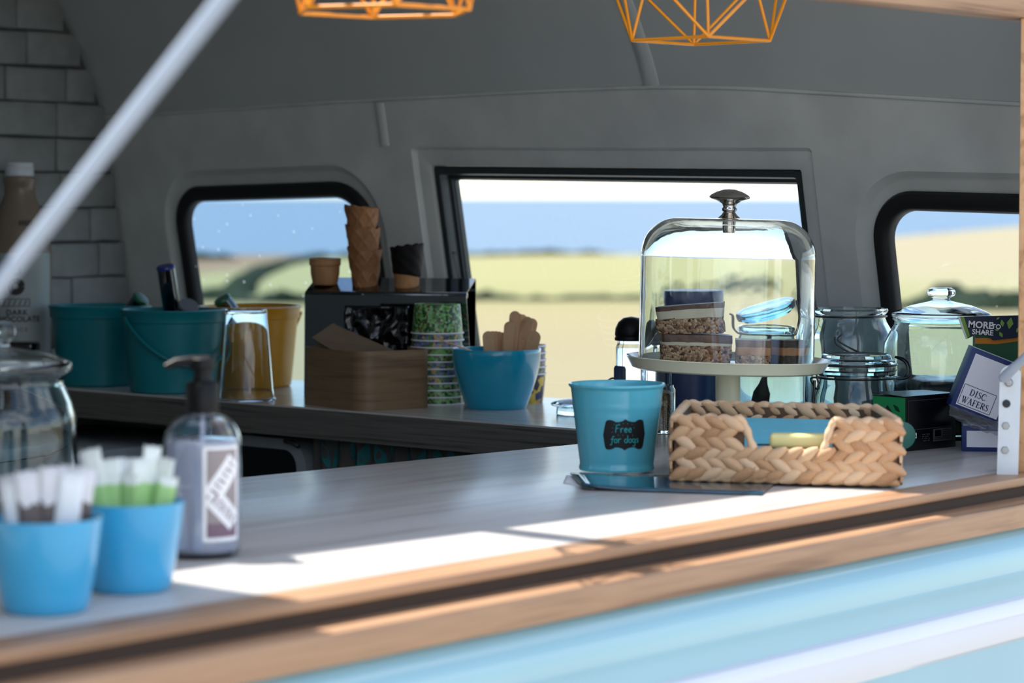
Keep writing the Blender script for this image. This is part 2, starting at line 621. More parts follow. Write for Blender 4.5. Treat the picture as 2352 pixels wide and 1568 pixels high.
tub_print('tub_yellow', [(210, 180, 60), (40, 60, 110), (190, 160, 70), (30, 30, 50), (90, 90, 140), (220, 190, 80)], 90)
tub_print('sprinkle', [(30, 28, 26), (190, 140, 60), (60, 56, 50), (20, 20, 22), (130, 110, 90), (170, 110, 50)], 900)

m, nt, b = new_mat('cake_crisp')
vo = nt.nodes.new('ShaderNodeTexVoronoi')
vo.inputs['Scale'].default_value = 260
vo.inputs['Randomness'].default_value = 1.0
nt.links.new(coords(nt), vo.inputs['Vector'])
sp0 = nt.nodes.new('ShaderNodeSeparateColor')
nt.links.new(vo.outputs['Color'], sp0.inputs[0])
nt.links.new(ramp(nt, sp0.outputs[0], [(0.0, (70, 46, 34)), (0.25, (150, 104, 74)), (0.6, (206, 160, 120)), (1.0, (232, 200, 162))]), b.inputs['Base Color'])
b.inputs['Roughness'].default_value = 0.6
bp = nt.nodes.new('ShaderNodeBump')
bp.invert = True
bp.inputs['Strength'].default_value = 0.9
bp.inputs['Distance'].default_value = 0.004
nt.links.new(vo.outputs['Distance'], bp.inputs['Height'])
nt.links.new(bp.outputs[0], b.inputs['Normal'])
m, nt, b = new_mat('wicker')
oi = nt.nodes.new('ShaderNodeObjectInfo')
tcw = coords(nt, (3, 30, 14), (0, 0, 0))
nw = nt.nodes.new('ShaderNodeTexNoise')
nw.inputs['Scale'].default_value = 1.0
nw.inputs['Detail'].default_value = 5
nt.links.new(tcw, nw.inputs['Vector'])
mw = nt.nodes.new('ShaderNodeMath')
mw.operation = 'MULTIPLY_ADD'
mw.inputs[1].default_value = 0.55
nt.links.new(nw.outputs['Fac'], mw.inputs[0])
mw2 = nt.nodes.new('ShaderNodeMath')
mw2.operation = 'MULTIPLY'
mw2.inputs[1].default_value = 0.45
nt.links.new(oi.outputs['Random'], mw2.inputs[0])
nt.links.new(mw2.outputs[0], mw.inputs[2])
nt.links.new(ramp(nt, mw.outputs[0], [(0.12, (150, 106, 70)), (0.35, (196, 150, 108)), (0.6, (218, 178, 138)), (0.85, (232, 202, 168))]), b.inputs['Base Color'])
b.inputs['Roughness'].default_value = 0.55
bp = nt.nodes.new('ShaderNodeBump')
bp.inputs['Strength'].default_value = 0.4
bp.inputs['Distance'].default_value = 0.002
nt.links.new(nw.outputs['Fac'], bp.inputs['Height'])
nt.links.new(bp.outputs[0], b.inputs['Normal'])

# ---------------------------------------------------------------- land, sea and hedges outside
def terrain_mat():
    m, nt, b = new_mat('field')
    tc = nt.nodes.new('ShaderNodeTexCoord')
    sp = nt.nodes.new('ShaderNodeSeparateXYZ')
    n = nt.nodes.new('ShaderNodeTexNoise')
    n.inputs['Scale'].default_value = 0.05
    n.inputs['Detail'].default_value = 5
    nt.links.new(tc.outputs['Object'], n.inputs['Vector'])
    off = nt.nodes.new('ShaderNodeVectorMath')
    off.operation = 'MULTIPLY_ADD'
    off.inputs[1].default_value = (14, 14, 0)
    nt.links.new(n.outputs['Color'], off.inputs[0])
    nt.links.new(tc.outputs['Object'], off.inputs[2])
    nt.links.new(off.outputs[0], sp.inputs[0])
    mr = nt.nodes.new('ShaderNodeMapRange')
    mr.inputs['From Min'].default_value = 0
    mr.inputs['From Max'].default_value = 320
    nt.links.new(sp.outputs[1], mr.inputs['Value'])
    gvl = (160, 158, 154)
    c1 = ramp(nt, mr.outputs[0], [(0.0, gvl), (0.05, gvl), (0.07, (132, 124, 98)), (0.27, (136, 127, 96)), (0.36, (132, 125, 90)), (0.40, (132, 130, 90)), (0.6, (136, 134, 95)), (0.8, (138, 134, 96))])
    c2 = ramp(nt, mr.outputs[0], [(0.0, gvl), (0.05, gvl), (0.07, (132, 124, 98)), (0.3, (140, 129, 103)), (0.45, (145, 138, 105)), (0.7, (148, 136, 110))])
    c3 = ramp(nt, mr.outputs[0], [(0.0, gvl), (0.05, gvl), (0.07, (132, 124, 98)), (0.3, (134, 120, 92)), (0.45, (124, 104, 84)), (0.8, (124, 104, 84))])
    mx = nt.nodes.new('ShaderNodeMapRange')
    mx.inputs['From Min'].default_value = 22
    mx.inputs['From Max'].default_value = 34
    nt.links.new(sp.outputs[0], mx.inputs['Value'])
    m1 = nt.nodes.new('ShaderNodeMix')
    m1.data_type = 'RGBA'
    nt.links.new(mx.outputs[0], m1.inputs['Factor'])
    nt.links.new(c1, m1.inputs['A'])
    nt.links.new(c2, m1.inputs['B'])
    # brown field on the left beyond the diagonal hedge: x + 0.12*y < -2
    d = nt.nodes.new('ShaderNodeMath')
    d.operation = 'MULTIPLY_ADD'
    d.inputs[1].default_value = -0.055
    nt.links.new(sp.outputs[1], d.inputs[0])
    nt.links.new(sp.outputs[0], d.inputs[2])
    mr2 = nt.nodes.new('ShaderNodeMapRange')
    mr2.inputs['From Min'].default_value = -26
    mr2.inputs['From Max'].default_value = -30
    nt.links.new(d.outputs[0], mr2.inputs['Value'])
    m2 = nt.nodes.new('ShaderNodeMix')
    m2.data_type = 'RGBA'
    nt.links.new(mr2.outputs[0], m2.inputs['Factor'])
    nt.links.new(m1.outputs['Result'], m2.inputs['A'])
    nt.links.new(c3, m2.inputs['B'])
    nt.links.new(m2.outputs['Result'], b.inputs['Base Color'])
    b.inputs['Roughness'].default_value = 0.95
    b.inputs['Specular IOR Level'].default_value = 0.1
terrain_mat()
def sst(a, b, x):
    x = min(1, max(0, (x - a) / (b - a)))
    return x * x * (3 - 2 * x)
ZTAB = [(-200, 0), (8, 0), (20, 0.05), (60, -1.37), (120, -3.04), (200, -4.2), (300, -4.9), (330, -8), (420, -58), (460, -70)]
def land_z(x, y):
    z = ZTAB[-1][1]
    for (a, za), (b, zb) in zip(ZTAB[:-1], ZTAB[1:]):
        if a <= y <= b:
            z = za + (zb - za) * (y - a) / (b - a)
            break
    return z + sst(110, 300, y) * 0.085 * min(60, max(0, x - 20)) * (1 - sst(320, 420, y)) + 0.15 * sst(20, 60, y) * noise.noise((x * 0.03, y * 0.03, 0))
xs = [-260 + 10 * i for i in range(57)]
ys = [-120, -60, -20, 0, 8, 14, 20, 30, 40, 50, 60] + [70 + 10 * i for i in range(40)]
gv = [(x, y, land_z(x, y)) for y in ys for x in xs]
nx = len(xs)
gf = [(j * nx + i, j * nx + i + 1, (j + 1) * nx + i + 1, (j + 1) * nx + i) for j in range(len(ys) - 1) for i in range(nx - 1)]
ground = mk('ground', gv, gf, 'field', smooth=True)
ground['kind'] = 'structure'
m, nt, b = new_mat('sea_water')
b.inputs['Base Color'].default_value = L4((60, 86, 110))
b.inputs['Specular IOR Level'].default_value = 0.3
b.inputs['Roughness'].default_value = 0.35
nz = nt.nodes.new('ShaderNodeTexNoise')
nz.inputs['Scale'].default_value = 0.02
nt.links.new(coords(nt), nz.inputs['Vector'])
bp = nt.nodes.new('ShaderNodeBump')
bp.inputs['Strength'].default_value = 0.4
bp.inputs['Distance'].default_value = 4.0
nt.links.new(nz.outputs['Fac'], bp.inputs['Height'])
nt.links.new(bp.outputs[0], b.inputs['Normal'])
sea = mk('sea', [(-60000, 380, -62), (60000, 380, -62), (60000, 70000, -62), (-60000, 70000, -62)], [(0, 1, 2, 3)], 'sea_water')
sea['kind'] = 'structure'
plain('hedge_leaf', (31, 43, 29), 0.9, var=0.4, scale=1.5, bump=0.6, bscale=6, spec=0.1)
def hedge(name, label, pts, w, hgt, seed):
    """bushy ridge following 2D points on the land"""
    P = []
    for (x0, y0), (x1, y1) in zip(pts[:-1], pts[1:]):
        k = max(2, int(math.hypot(x1 - x0, y1 - y0) / 0.6))
        P += [(x0 + (x1 - x0) * i / k, y0 + (y1 - y0) * i / k) for i in range(k)]
    P.append(pts[-1])
    V, Fc = [], []
    n = 9
    for i, (x, y) in enumerate(P):
        a, c = P[max(0, i - 1)], P[min(len(P) - 1, i + 1)]
        d = Vector((c[0] - a[0], c[1] - a[1])).normalized()
        nr = Vector((-d.y, d.x))
        e = min(1, min(i, len(P) - 1 - i) / 3.0)
        g = (0.75 + 0.5 * noise.noise((x * 0.35, y * 0.35, seed)) + 0.35 * noise.noise((x * 1.3, y * 1.3, seed))) * (0.15 + 0.85 * e)
        for q in range(n):
            th = pi * q / (n - 1)
            rr = 1 + 0.3 * noise.noise((x * 1.1, y * 1.1 + q, seed + 5))
            o = nr * (cos(th) * w * 0.5 * rr)
            V.append((x + o.x, y + o.y, land_z(x, y) - 0.15 + max(0.05, g) * hgt * sin(th) * rr + 0.0))
        if i:
            for q in range(n - 1):
                Fc.append(((i - 1) * n + q, (i - 1) * n + q + 1, i * n + q + 1, i * n + q))
    o = mk(name, V, Fc, 'hedge_leaf', smooth=True)
    tag(o, label, 'hedge')
    return o
def ray2(px, D):
    return ((px - PXC) / FP * D, D)
hedge('hedge', 'dark hedge crossing the near field low in the middle window', [ray2(1010, 118), ray2(1120, 121), ray2(1230, 119), ray2(1330, 121), ray2(1480, 119), ray2(1950, 121)], 1.2, 0.55, 1.0)
hedge('hedge', 'dark hedge along the far field edge before the sea, behind the middle window', [ray2(900, 292), ray2(1090, 290), ray2(1180, 296), ray2(1300, 300), ray2(1500, 306), ray2(1700, 303), ray2(1900, 303)], 1.6, 0.7, 2.0)
hedge('hedge', 'dark hedge top on the far field edge at the left side of the left window', [ray2(300, 262), ray2(420, 262), ray2(545, 266)], 2.0, 1.0, 3.0)
hedge('hedge', 'curved green hedge running diagonally down through the left window', [ray2(860, 284), ray2(740, 270), ray2(650, 236), ray2(590, 196), ray2(556, 160), ray2(545, 128)], 1.8, 0.75, 4.0)
hedge('hedge', 'low dark hedge across the bottom of the view in the left window', [ray2(380, 118), ray2(520, 116), ray2(640, 110), ray2(760, 114), ray2(930, 116)], 1.3, 0.75, 5.0)
hedge('hedge', 'green bushy bank low in the right window behind the lidded jar', [ray2(2000, 92), ray2(2100, 90), ray2(2200, 92), ray2(2290, 88), ray2(2400, 90)], 2.0, 1.05, 6.0)
hedge('hedge', 'thin dark hedge on the rising skyline in the right window', [ray2(2010, 304), ray2(2150, 306), ray2(2300, 308), ray2(2480, 310)], 1.2, 0.7, 7.0)

# ---------------------------------------------------------------- van shell: window wall with its three windows
def seam(t):
    pts = [(-0.9, 0.505), (-0.487, 0.521), (0.2, 0.536), (0.75, 0.543), (0.98, 0.543), (1.15, 0.537), (1.7, 0.4967), (2.3, 0.455)]
    for (a, ha), (b, hb) in zip(pts[:-1], pts[1:]):
        if a <= t <= b:
            return ha + (hb - ha) * (t - a) / (b - a)
    return pts[-1][1]
def rr(quad, off, rads, n=10, grow=1.0):
    """offset quad (counter-clockwise list of 2D points) outward by off, with rounded corners"""
    Q = [Vector(q) for q in quad]
    lines = []
    for i in range(4):
        a, b = Q[i], Q[(i + 1) % 4]
        d = (b - a).normalized()
        nrm = Vector((d.y, -d.x))
        lines.append((a + nrm * off, d))
    out = []
    for i in range(4):
        p1, d1 = lines[i - 1]
        p2, d2 = lines[i]
        det = d1.x * -d2.y + d2.x * d1.y
        w = p2 - p1
        s = (w.x * -d2.y + d2.x * w.y) / det
        c = p1 + d1 * s
        r = max(0.001, rads[i] + off * grow)
        ang = math.acos(max(-1, min(1, (-d1).dot(d2))))
        tl = r / math.tan(ang / 2)
        s0, s1 = c - d1 * tl, c + d2 * tl
        bis = ((-d1) + d2).normalized()
        cen = c + bis * (r / sin(ang / 2))
        a0 = math.atan2(s0.y - cen.y, s0.x - cen.x)
        a1 = math.atan2(s1.y - cen.y, s1.x - cen.x)
        da = (a1 - a0 + pi) % (2 * pi) - pi
        out += [(cen.x + r * cos(a0 + da * j / n), cen.y + r * sin(a0 + da * j / n)) for j in range(n + 1)]
    return out
def loft(name, loops, mat, parent=None, smooth=True, cap=False):
    V = [p for lp in loops for p in lp]
    n = len(loops[0])
    Fc = []
    for a in range(len(loops) - 1):
        for i in range(n):
            j = (i + 1) % n
            Fc.append((a * n + i, a * n + j, (a + 1) * n + j, (a + 1) * n + i))
    if cap:
        Fc.append(tuple(range((len(loops) - 1) * n, len(loops) * n)))
    o = mk(name, V, Fc, mat, parent, smooth)
    return auto_smooth(o, 40)
HB = -0.035
def win_quad(tl, tr, lt, rt, d):
    """glass corners: lower-left, lower-right, upper-right, upper-left in (t, h)"""
    t0 = wall_px(*lt, d)[0]
    t1 = wall_px(*rt, d)[0]
    h0 = wall_px(*tl, d)[1]
    h1 = wall_px(*tr, d)[1]
    return [(t0, HB), (t1, HB), (t1, h1), (t0, h0)]
DM = -0.045
WINS = [
    dict(q=win_quad((432, 464), (820, 452), (437, 600), (842, 600), 0), r=(0.02, 0.02, 0.07, 0.05), glass='window_tint', gd=-0.006, round=True),
    dict(q=win_quad((1048, 413), (1838, 424), (1070, 600), (1862, 600), DM), r=(0.004, 0.004, 0.004, 0.004), glass='window_clear', gd=DM, round=False),
    dict(q=win_quad((2040, 482), (2352, 499), (2044, 600), (2600, 600), 0), r=(0.02, 0.02, 0.05, 0.05), glass='window_right', gd=-0.006, round=True),
]
T0, T1 = -0.60, 2.06
top_edge = [(T1 - (T1 - T0) * i / 40, seam(T1 - (T1 - T0) * i / 40)) for i in range(41)]
outer = [(T0, -0.88), (T1, -0.88)] + top_edge
cu = bpy.data.curves.new('wall_outline', 'CURVE')
cu.dimensions = '2D'
cu.fill_mode = 'BOTH'
def add_loop(pts):
    s = cu.splines.new('POLY')
    s.points.add(len(pts) - 1)
    for p, q in zip(s.points, pts):
        p.co = (q[0], q[1], 0, 1)
    s.use_cyclic_u = True
add_loop(outer)
for w in WINS:
    w['hole'] = 0.062 if w['round'] else 0.06
    add_loop(rr(w['q'], w['hole'], w['r'], 10, 1.0 if w['round'] else 0.08))
cob = bpy.data.objects.new('wall_outline', cu)
COL.objects.link(cob)
me = bpy.data.meshes.new_from_object(cob.evaluated_get(bpy.context.evaluated_depsgraph_get()))
wv = [W(p.co.x, p.co.y) for p in me.vertices]
wf = [tuple(p.vertices) for p in me.polygons]
bpy.data.objects.remove(cob)
bpy.data.curves.remove(cu)
wall_back = mk('wall_back', wv, wf, 'van_white')
wall_back['kind'] = 'structure'
for i, w in enumerate(WINS):
    q, r_ = w['q'], w['r']
    L = lambda off, d: [W(t, h, d) for t, h in rr(q, off, r_, 10, 1.0 if w['round'] else 0.08)]
    if w['round']:
        sur = loft('window_surround', [L(0.062, 0.0), L(0.060, -0.002), L(0.054, -0.009), L(0.048, -0.012), L(0.026, -0.014), L(0.024, -0.03)], 'van_white', wall_back)
        win = loft('window_%d' % (i + 1), [L(0.030, -0.016), L(0.031, -0.006), L(0.026, 0.001), L(0.014, 0.003), L(0.004, 0.0), L(0.0, -0.006), L(0.0, -0.02)], 'black_rubber')
    else:
        sur = loft('window_surround', [L(0.060, 0.0), L(0.058, -0.004), L(0.054, -0.010), L(0.031, -0.010), L(0.0255, -0.013), L(0.0245, -0.046)], 'van_white', wall_back)
        win = loft('window_%d' % (i + 1), [L(0.0244, DM - 0.006), L(0.0244, DM + 0.026), L(0.0225, DM + 0.029), L(0.0115, DM + 0.029), L(0.0100, DM + 0.026), L(0.0090, DM + 0.008), L(0.003, DM + 0.006), L(0.002, DM + 0.002), L(0.0, DM), L(0.0, DM - 0.01)], 'dark_frame')
    win['kind'] = 'structure'
    lp = rr(q, 0.001, r_)
    mk('pane', [W(t, h, w['gd'] - 0.006) for t, h in lp], [tuple(range(len(lp)))], w['glass'], win)
# latch of the middle window
lt, lh = wall_px(1050, 615, DM + 0.01)
latch = mk('latch', *tube_v([W(lt, lh - 0.035, DM + 0.014), W(lt, lh + 0.02, DM + 0.02), W(lt + 0.004, lh + 0.03, DM + 0.016)], 0.006, 10), 'dark_frame', bpy.data.objects['window_2'], True)
# pressed rib of the body above the left pillar
rt_, rh_ = wall_px(873, 250)
mk('pressed_rib', [W(rt_ + a, h_, d) for h_ in (seam(rt_) - 0.006, seam(rt_) - 0.03, seam(rt_) - 0.085) for a, d in ((-0.012, 0), (-0.009, 0.004), (0.009, 0.004), (0.012, 0))], [(r0 * 4 + c, r0 * 4 + c + 1, (r0 + 1) * 4 + c + 1, (r0 + 1) * 4 + c) for r0 in range(2) for c in range(3)], 'van_white', wall_back, True)

# ---------------------------------------------------------------- ceiling, with an unseen opening added to let sun onto the hatch counter
PROF = [(0.0, 0.0), (0.02, 0.05), (0.06, 0.125), (0.129, 0.234), (0.22, 0.33), (0.35, 0.41), (0.55, 0.46), (0.877, 0.482), (1.46, 0.486), (1.50, 0.486), (1.96, 0.47), (2.1, 0.43), (2.22, 0.30), (2.30, 0.1)]
TS = [-0.60, -0.487, -0.2, 0.1, 0.4, 0.7, 0.88, 0.95, 0.985, 1.02, 1.1, 1.25, 1.355, 1.586, 1.8, 2.06]
def ceil_p(t, s, dh):
    h = seam(t)
    hs = 0.52 + (h - 0.52) * max(0.0, 1 - s / 0.9)
    x, y, z = W(t, h)
    crease = 0.10 * max(0.0, t - 0.985) * min(1.0, s / 0.15)
    return (x + NN.x * s, y + NN.y * s, CZ + hs + dh - crease)
cv = [ceil_p(t, s, dh) for t in TS for s, dh in PROF]
npf = len(PROF)
cf = []
for a in range(len(TS) - 1):
    for b_ in range(npf - 1):
        s0, s1 = PROF[b_][0], PROF[b_ + 1][0]
        if TS[a] >= 1.355 - 1e-6 and s0 >= 0.877 - 1e-6 and s1 <= 1.96 + 1e-6 and not (abs(s0 - 1.46) < 1e-6):  # cells left open for the sun; the bar kept across breaks the lit strip
            continue
        cf.append((a * npf + b_, a * npf + b_ + 1, (a + 1) * npf + b_ + 1, (a + 1) * npf + b_))
ceiling = mk('ceiling', cv, cf, 'ceiling_gloss', smooth=True)
ceiling['kind'] = 'structure'
sv, sf_ = [], []
for i_, (s_, dh_) in enumerate(PROF[:8]):
    for dt_, off_ in ((-0.022, 0.0), (-0.020, 0.004), (0.010, 0.004), (0.012, 0.0)):
        p_ = ceil_p(0.985 + dt_, s_, dh_)
        sv.append((p_[0] + NN.x * off_ * 0.5, p_[1] + NN.y * off_ * 0.5, p_[2] - off_))
    if i_:
        sf_ += [((i_ - 1) * 4 + q_, (i_ - 1) * 4 + q_ + 1, i_ * 4 + q_ + 1, i_ * 4 + q_) for q_ in range(3)]
mk('joint_strip', sv, sf_, 'ceiling_gloss', ceiling, True)
# sealing bead along the seam between wall and ceiling
bead = tube('seam_bead', [Vector(W(-0.49 + 2.5 * i / 40, seam(-0.49 + 2.5 * i / 40), 0.002)) for i in range(41)], 0.0035, 'van_white', wall_back, 8)

# ---------------------------------------------------------------- painted brick wall at the cab end
KB = -2.40
def corner_u(h):
    hs = 0.521
    if h <= hs:
        s = 0.0
        hh = h
    else:
        hh = hs
        s = 0.0
        for (sa, ha), (sb, hb) in zip(PROF[:-1], PROF[1:]):
            if ha <= h - hs <= hb and sb < 1.2:
                s = sa + (sb - sa) * (h - hs - ha) / max(1e-6, hb - ha)
                break
            if hb > ha and sb < 1.2:
                s = sb
    p = B0 + VV * (-0.487) + NN * (hh * TUMBLE + s)
    return to_uk(p.x, p.y)[0]
pts = [(-0.55, -0.88), (corner_u(-0.88) + 0.06, -0.88), (corner_u(0.5) + 0.03, 0.5), (corner_u(0.75) + 0.05, 0.75), (corner_u(0.95) + 0.1, 0.98), (-0.3, 0.98)]
wall_left = mk('wall_left', [(*uk(u, KB - 0.006), CZ + h) for u, h in pts], [tuple(range(len(pts)))], 'mortar')
wall_left['kind'] = 'structure'
rnd = random.Random(3)
row_h = 0.0705
bricks = 0
h_anchor = at_depth(150, 155, 5.38).z - CZ
for r_i in range(-11, 8):
    h0 = h_anchor + r_i * row_h
    if h0 > 0.92:
        continue
    lim = corner_u(h0 + row_h * 0.5) - 0.004
    u_ = lim
    first = True
    while u_ > lim - 0.75:
        ln = rnd.uniform(0.11, 0.19) if not first else rnd.uniform(0.05, 0.17)
        first = False
        bm = bmesh.new()
        g = 0.0022
        u0, u1, z0, z1 = u_ - ln + g, u_ - g, h0 + g, h0 + row_h - g
        j = lambda s=0.0014: rnd.uniform(-s, s)
        front = [(u0 + j(), z0 + j()), ((u0 + u1) / 2, z0 + j(0.002)), (u1 + j(), z0 + j()), (u1 + j(), z1 + j()), ((u0 + u1) / 2, z1 + j(0.002)), (u0 + j(), z1 + j())]
        kk = KB + 0.004 + rnd.uniform(0, 0.0025)
        cxm, czm = (u0 + u1) / 2, (z0 + z1) / 2
        ring2 = [(cxm + (a - cxm) * (1 - 0.006 / ln), czm + (c - czm) * 0.90) for a, c in front]
        V = [(*uk(a, KB - 0.006), CZ + c) for a, c in front] + [(*uk(a, kk), CZ + c) for a, c in front] + [(*uk(a, kk + 0.0025), CZ + c) for a, c in ring2]
        Fc = [(q, (q + 1) % 6, 6 + (q + 1) % 6, 6 + q) for q in range(6)] + [(6 + q, 6 + (q + 1) % 6, 12 + (q + 1) % 6, 12 + q) for q in range(6)] + [tuple(range(12, 18))]
        auto_smooth(mk('brick', V, Fc, 'brick_paint', wall_left, True), 60)
        u_ -= ln

# ---------------------------------------------------------------- rest of the shell: floor, near side, header over the hatch, body below it
UL, UR = -0.50, 1.36
def quadstrip(name, pts, mat, parent=None):
    o = mk(name, pts, [(0, 1, 2, 3)], mat, parent)
    return o
fl = [(*uk(-0.55, 0.08), 0.42), (*uk(2.1, 0.08), 0.42), (*uk(2.25, KB - 0.02), 0.42), (*uk(-0.55, KB - 0.02), 0.42)]
floor_o = quadstrip('floor', fl, 'van_floor')
floor_o['kind'] = 'structure'
wr = quadstrip('wall_near', [(*uk(-0.52, 0.08), 0.42), (*uk(-0.52, KB), 0.42), (*uk(-0.52, KB), CZ + 0.70), (*uk(-0.52, 0.08), CZ + 0.70)], 'van_white')
wr['kind'] = 'structure'
pr = prism('wall_rear', [uk(UR + 0.17, 0.0), uk(2.0, 0.0), uk(2.0, -0.03), uk(UR + 0.17, -0.03)], CZ, CZ + 0.64, 'van_white')
pr['kind'] = 'structure'
def extr(name, prof, mat, parent=None, u0=-0.75, u1=2.0, smooth=True):
    V = [(*uk(u, k), CZ + h) for u in (u0, u1) for k, h in prof]
    n = len(prof)
    o = mk(name, V, [(i, i + 1, n + i + 1, n + i) for i in range(n - 1)], mat, parent, smooth)
    return auto_smooth(o, 40)
body = extr('wall_front', [(0.04, -0.052), (0.072, -0.0535), (0.083, -0.062), (0.092, -0.09), (0.095, -0.138)], 'teal_body')
body['kind'] = 'structure'
extr('white_stripe', [(0.095, -0.138), (0.101, -0.141), (0.106, -0.153), (0.107, -0.169), (0.104, -0.183), (0.097, -0.192)], 'white_body', body)
extr('lower_panel', [(0.097, -0.192), (0.096, -0.25), (0.092, -0.5), (0.08, -0.80), (0.05, -0.95)], 'teal_body', body)
# wooden trims of the hatch
tr1 = prism('trim_1', [uk(-0.75, 0.002), uk(2.0, 0.002), uk(2.0, 0.058), uk(-0.75, 0.058)], CZ - 0.0105, CZ + 0.0005, 'oak', bev=0.0015)
tr1['kind'] = 'structure'
trg = prism('trim_2', [uk(-0.75, 0.004), uk(2.0, 0.004), uk(2.0, 0.048), uk(-0.75, 0.048)], CZ - 0.052, CZ - 0.0106, 'groove_shade')  # recessed strip between the trims, shade put into its colour
trg['kind'] = 'structure'
tr2 = prism('trim_3', [uk(-0.75, 0.0485), uk(2.0, 0.0485), uk(2.0, 0.095), uk(-0.75, 0.095)], CZ - 0.0545, CZ - 0.0245, 'oak', bev=0.0025)
tr2['kind'] = 'structure'
tr4 = prism('trim_4', [uk(-0.6, 0.03), uk(2.0, 0.03), uk(2.0, -0.02), uk(-0.6, -0.02)], CZ + 0.5917, CZ + 0.64, 'oak', bev=0.003)
tr4['kind'] = 'structure'
pz = on_top(2336, 1085)
bm = bmesh.new()
tr5 = prism('trim_5', [(pz[0], pz[1]), (pz[0] + 0.05, pz[1] + 0.0), (pz[0] + 0.062, pz[1] + 0.05), (pz[0] + 0.0115, pz[1] + 0.05)], CZ + 0.0, CZ + 0.5917, 'oak_post', bev=0.002)
for v in tr5.data.vertices:
    v.co.x += (v.co.z - CZ) * 0.008
tr5['kind'] = 'structure'

# ---------------------------------------------------------------- worktops
def isect(p, d, q, e):
    det = d.x * -e.y + e.x * d.y
    w = q - p
    s = (w.x * -e.y + e.x * w.y) / det
    return p + d * s
Q1, Q2 = Vector(on_top(555, 1096)), Vector(on_top(1324, 1019.5))
P1, P3 = Vector(on_top(175, 893)), Vector(on_top(1324, 984))
dq, dp = (Q2 - Q1).normalized(), (P3 - P1).normalized()
C0 = isect(Q1, dq, P1, dp)
C1 = isect(C0, -NN, B0, VV)
f_l = Vector(uk(UL, 0.0))
f_r = isect(O0, EU, B0, VV)
q_l = isect(Q1, dq, Vector(uk(UL, 0)), EK)
kl = Vector(uk(0, KB + 0.004))
p_l = isect(P1, dp, kl, EU)
b_l = isect(B0, VV, kl, EU)
TH = 0.052
e_ = NN * 0.002
fc = prism('front_counter', [tuple(f_l), tuple(f_r + e_), tuple(C1 + e_), tuple(C0), tuple(q_l)], CZ - 0.04, CZ, 'laminate', bev=0.0012)
tag(fc, 'pale grey wood-look serving counter running along the open hatch', 'counter')
bk = thing('back_counter', 'grey wood-look worktop under the windows, behind the serving counter', 'counter', (0, 0, 0))
g_ = dp * 0.001
prism('top_sheet', [tuple(p_l + e_), tuple(C0 - g_), tuple(C1 + e_ - g_), tuple(b_l + e_)], CZ - 0.003, CZ, 'laminate_back', bk)
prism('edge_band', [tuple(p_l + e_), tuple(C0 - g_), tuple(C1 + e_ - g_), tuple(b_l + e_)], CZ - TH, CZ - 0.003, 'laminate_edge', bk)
# ================================================================ things on the serving counter
def pot(name, label, loc):
    t = thing(name, label, 'pot', loc, group='small blue pots of sachets')
    rb, rt, h, w = 0.0355, 0.049, 0.0815, 0.0022
    pr_ = [(0, 0.0), (rb - 0.003, 0.0), (rb, 0.002)]
    for i in range(1, 11):
        z = h * i / 10
        pr_.append((rb + (rt - rb) * (i / 10) ** 0.75, z))
    pr_ += [(rt - w, h), (rt - w - 0.001, h - 0.002)]
    for i in range(9, 0, -1):
        pr_.append((rb + (rt - rb) * (i / 10) ** 0.75 - w, h * i / 10))
    pr_ += [(rb - w - 0.002, 0.004), (0, 0.004)]
    lathe('shell', pr_, 'pot_blue', t, 64)
    return t
ORD = ['first', 'second', 'third', 'fourth', 'fifth', 'sixth', 'seventh', 'eighth', 'ninth', 'tenth', 'eleventh', 'twelfth', 'thirteenth', 'fourteenth', 'fifteenth', 'sixteenth', 'seventeenth', 'eighteenth']
def sachet_v(w, hgt, th, seed):
    rg = random.Random(seed)
    V, Fc = [], []
    nxs, nzs = 5, 9
    for side in (1, -1):
        for j in range(nzs):
            z = hgt * j / (nzs - 1)
            e = sin(pi * min(1, max(0, (z - 0.006) / (hgt - 0.012)))) if 0.006 < z < hgt - 0.006 else 0
            for i in range(nxs):
                x = (i / (nxs - 1) - 0.5) * w
                zig = 0.0008 * (-1) ** i if j in (0, nzs - 1) else 0
                V.append((x, side * (0.0004 + th * e * (1 - (2 * x / w) ** 2 * 0.8)), z + zig))
    k = nxs * nzs
    for s in (0, k):
        for j in range(nzs - 1):
            for i in range(nxs - 1):
                a = s + j * nxs + i
                Fc.append((a, a + 1, a + nxs + 1, a + nxs))
    for j in range(nzs - 1):
        for i in (0, nxs - 1):
            a = j * nxs + i
            Fc.append((a, a + nxs, k + a + nxs, k + a))
    for i in range(nxs - 1):
        for j in (0, nzs - 1):
            a = j * nxs + i
            Fc.append((a, a + 1, k + a + 1, k + a))
    return V, Fc
def sachets(loc, specs, what, where, grp):
    specs = sorted(specs, key=lambda q: q[0])
    for i, (dx, dy, w, hgt, lean, yaw, m_) in enumerate(specs):
        V, Fc = sachet_v(w, hgt, 0.0022, i)
        o = mk('sachet', V, Fc, m_, None, True, (loc[0] + dx, loc[1] + dy, CZ + 0.0045), (R(-4) + 0.02 * (i % 3), R(lean), R(yaw)))
        tag(o, '%s, %s from left %s' % (what, ORD[i], where), 'sachet', grp)
pA = base(105, 1418, 0.0355)
pB = base(300, 1368, 0.0355)
pot('blue_pot', 'glossy light blue pot of brown and white sachets, nearest the camera at left', pA)
pot('blue_pot', 'glossy light blue pot of green and white sachets beside the pump bottle', pB)
sp = []
rg = random.Random(5)
for i in range(12):
    s_ = -1 + 2 * i / 11
    x = 0.016 * s_
    sp.append((x, 0.012 * (-1) ** i * rg.uniform(0.3, 1), 0.018, rg.uniform(0.112, 0.128) - (0.012 if i % 3 == 2 else 0), 11.5 * s_ + rg.uniform(-1.5, 1.5), rg.uniform(-40, 40), 'sachet_green' if i % 4 else 'sachet_white'))
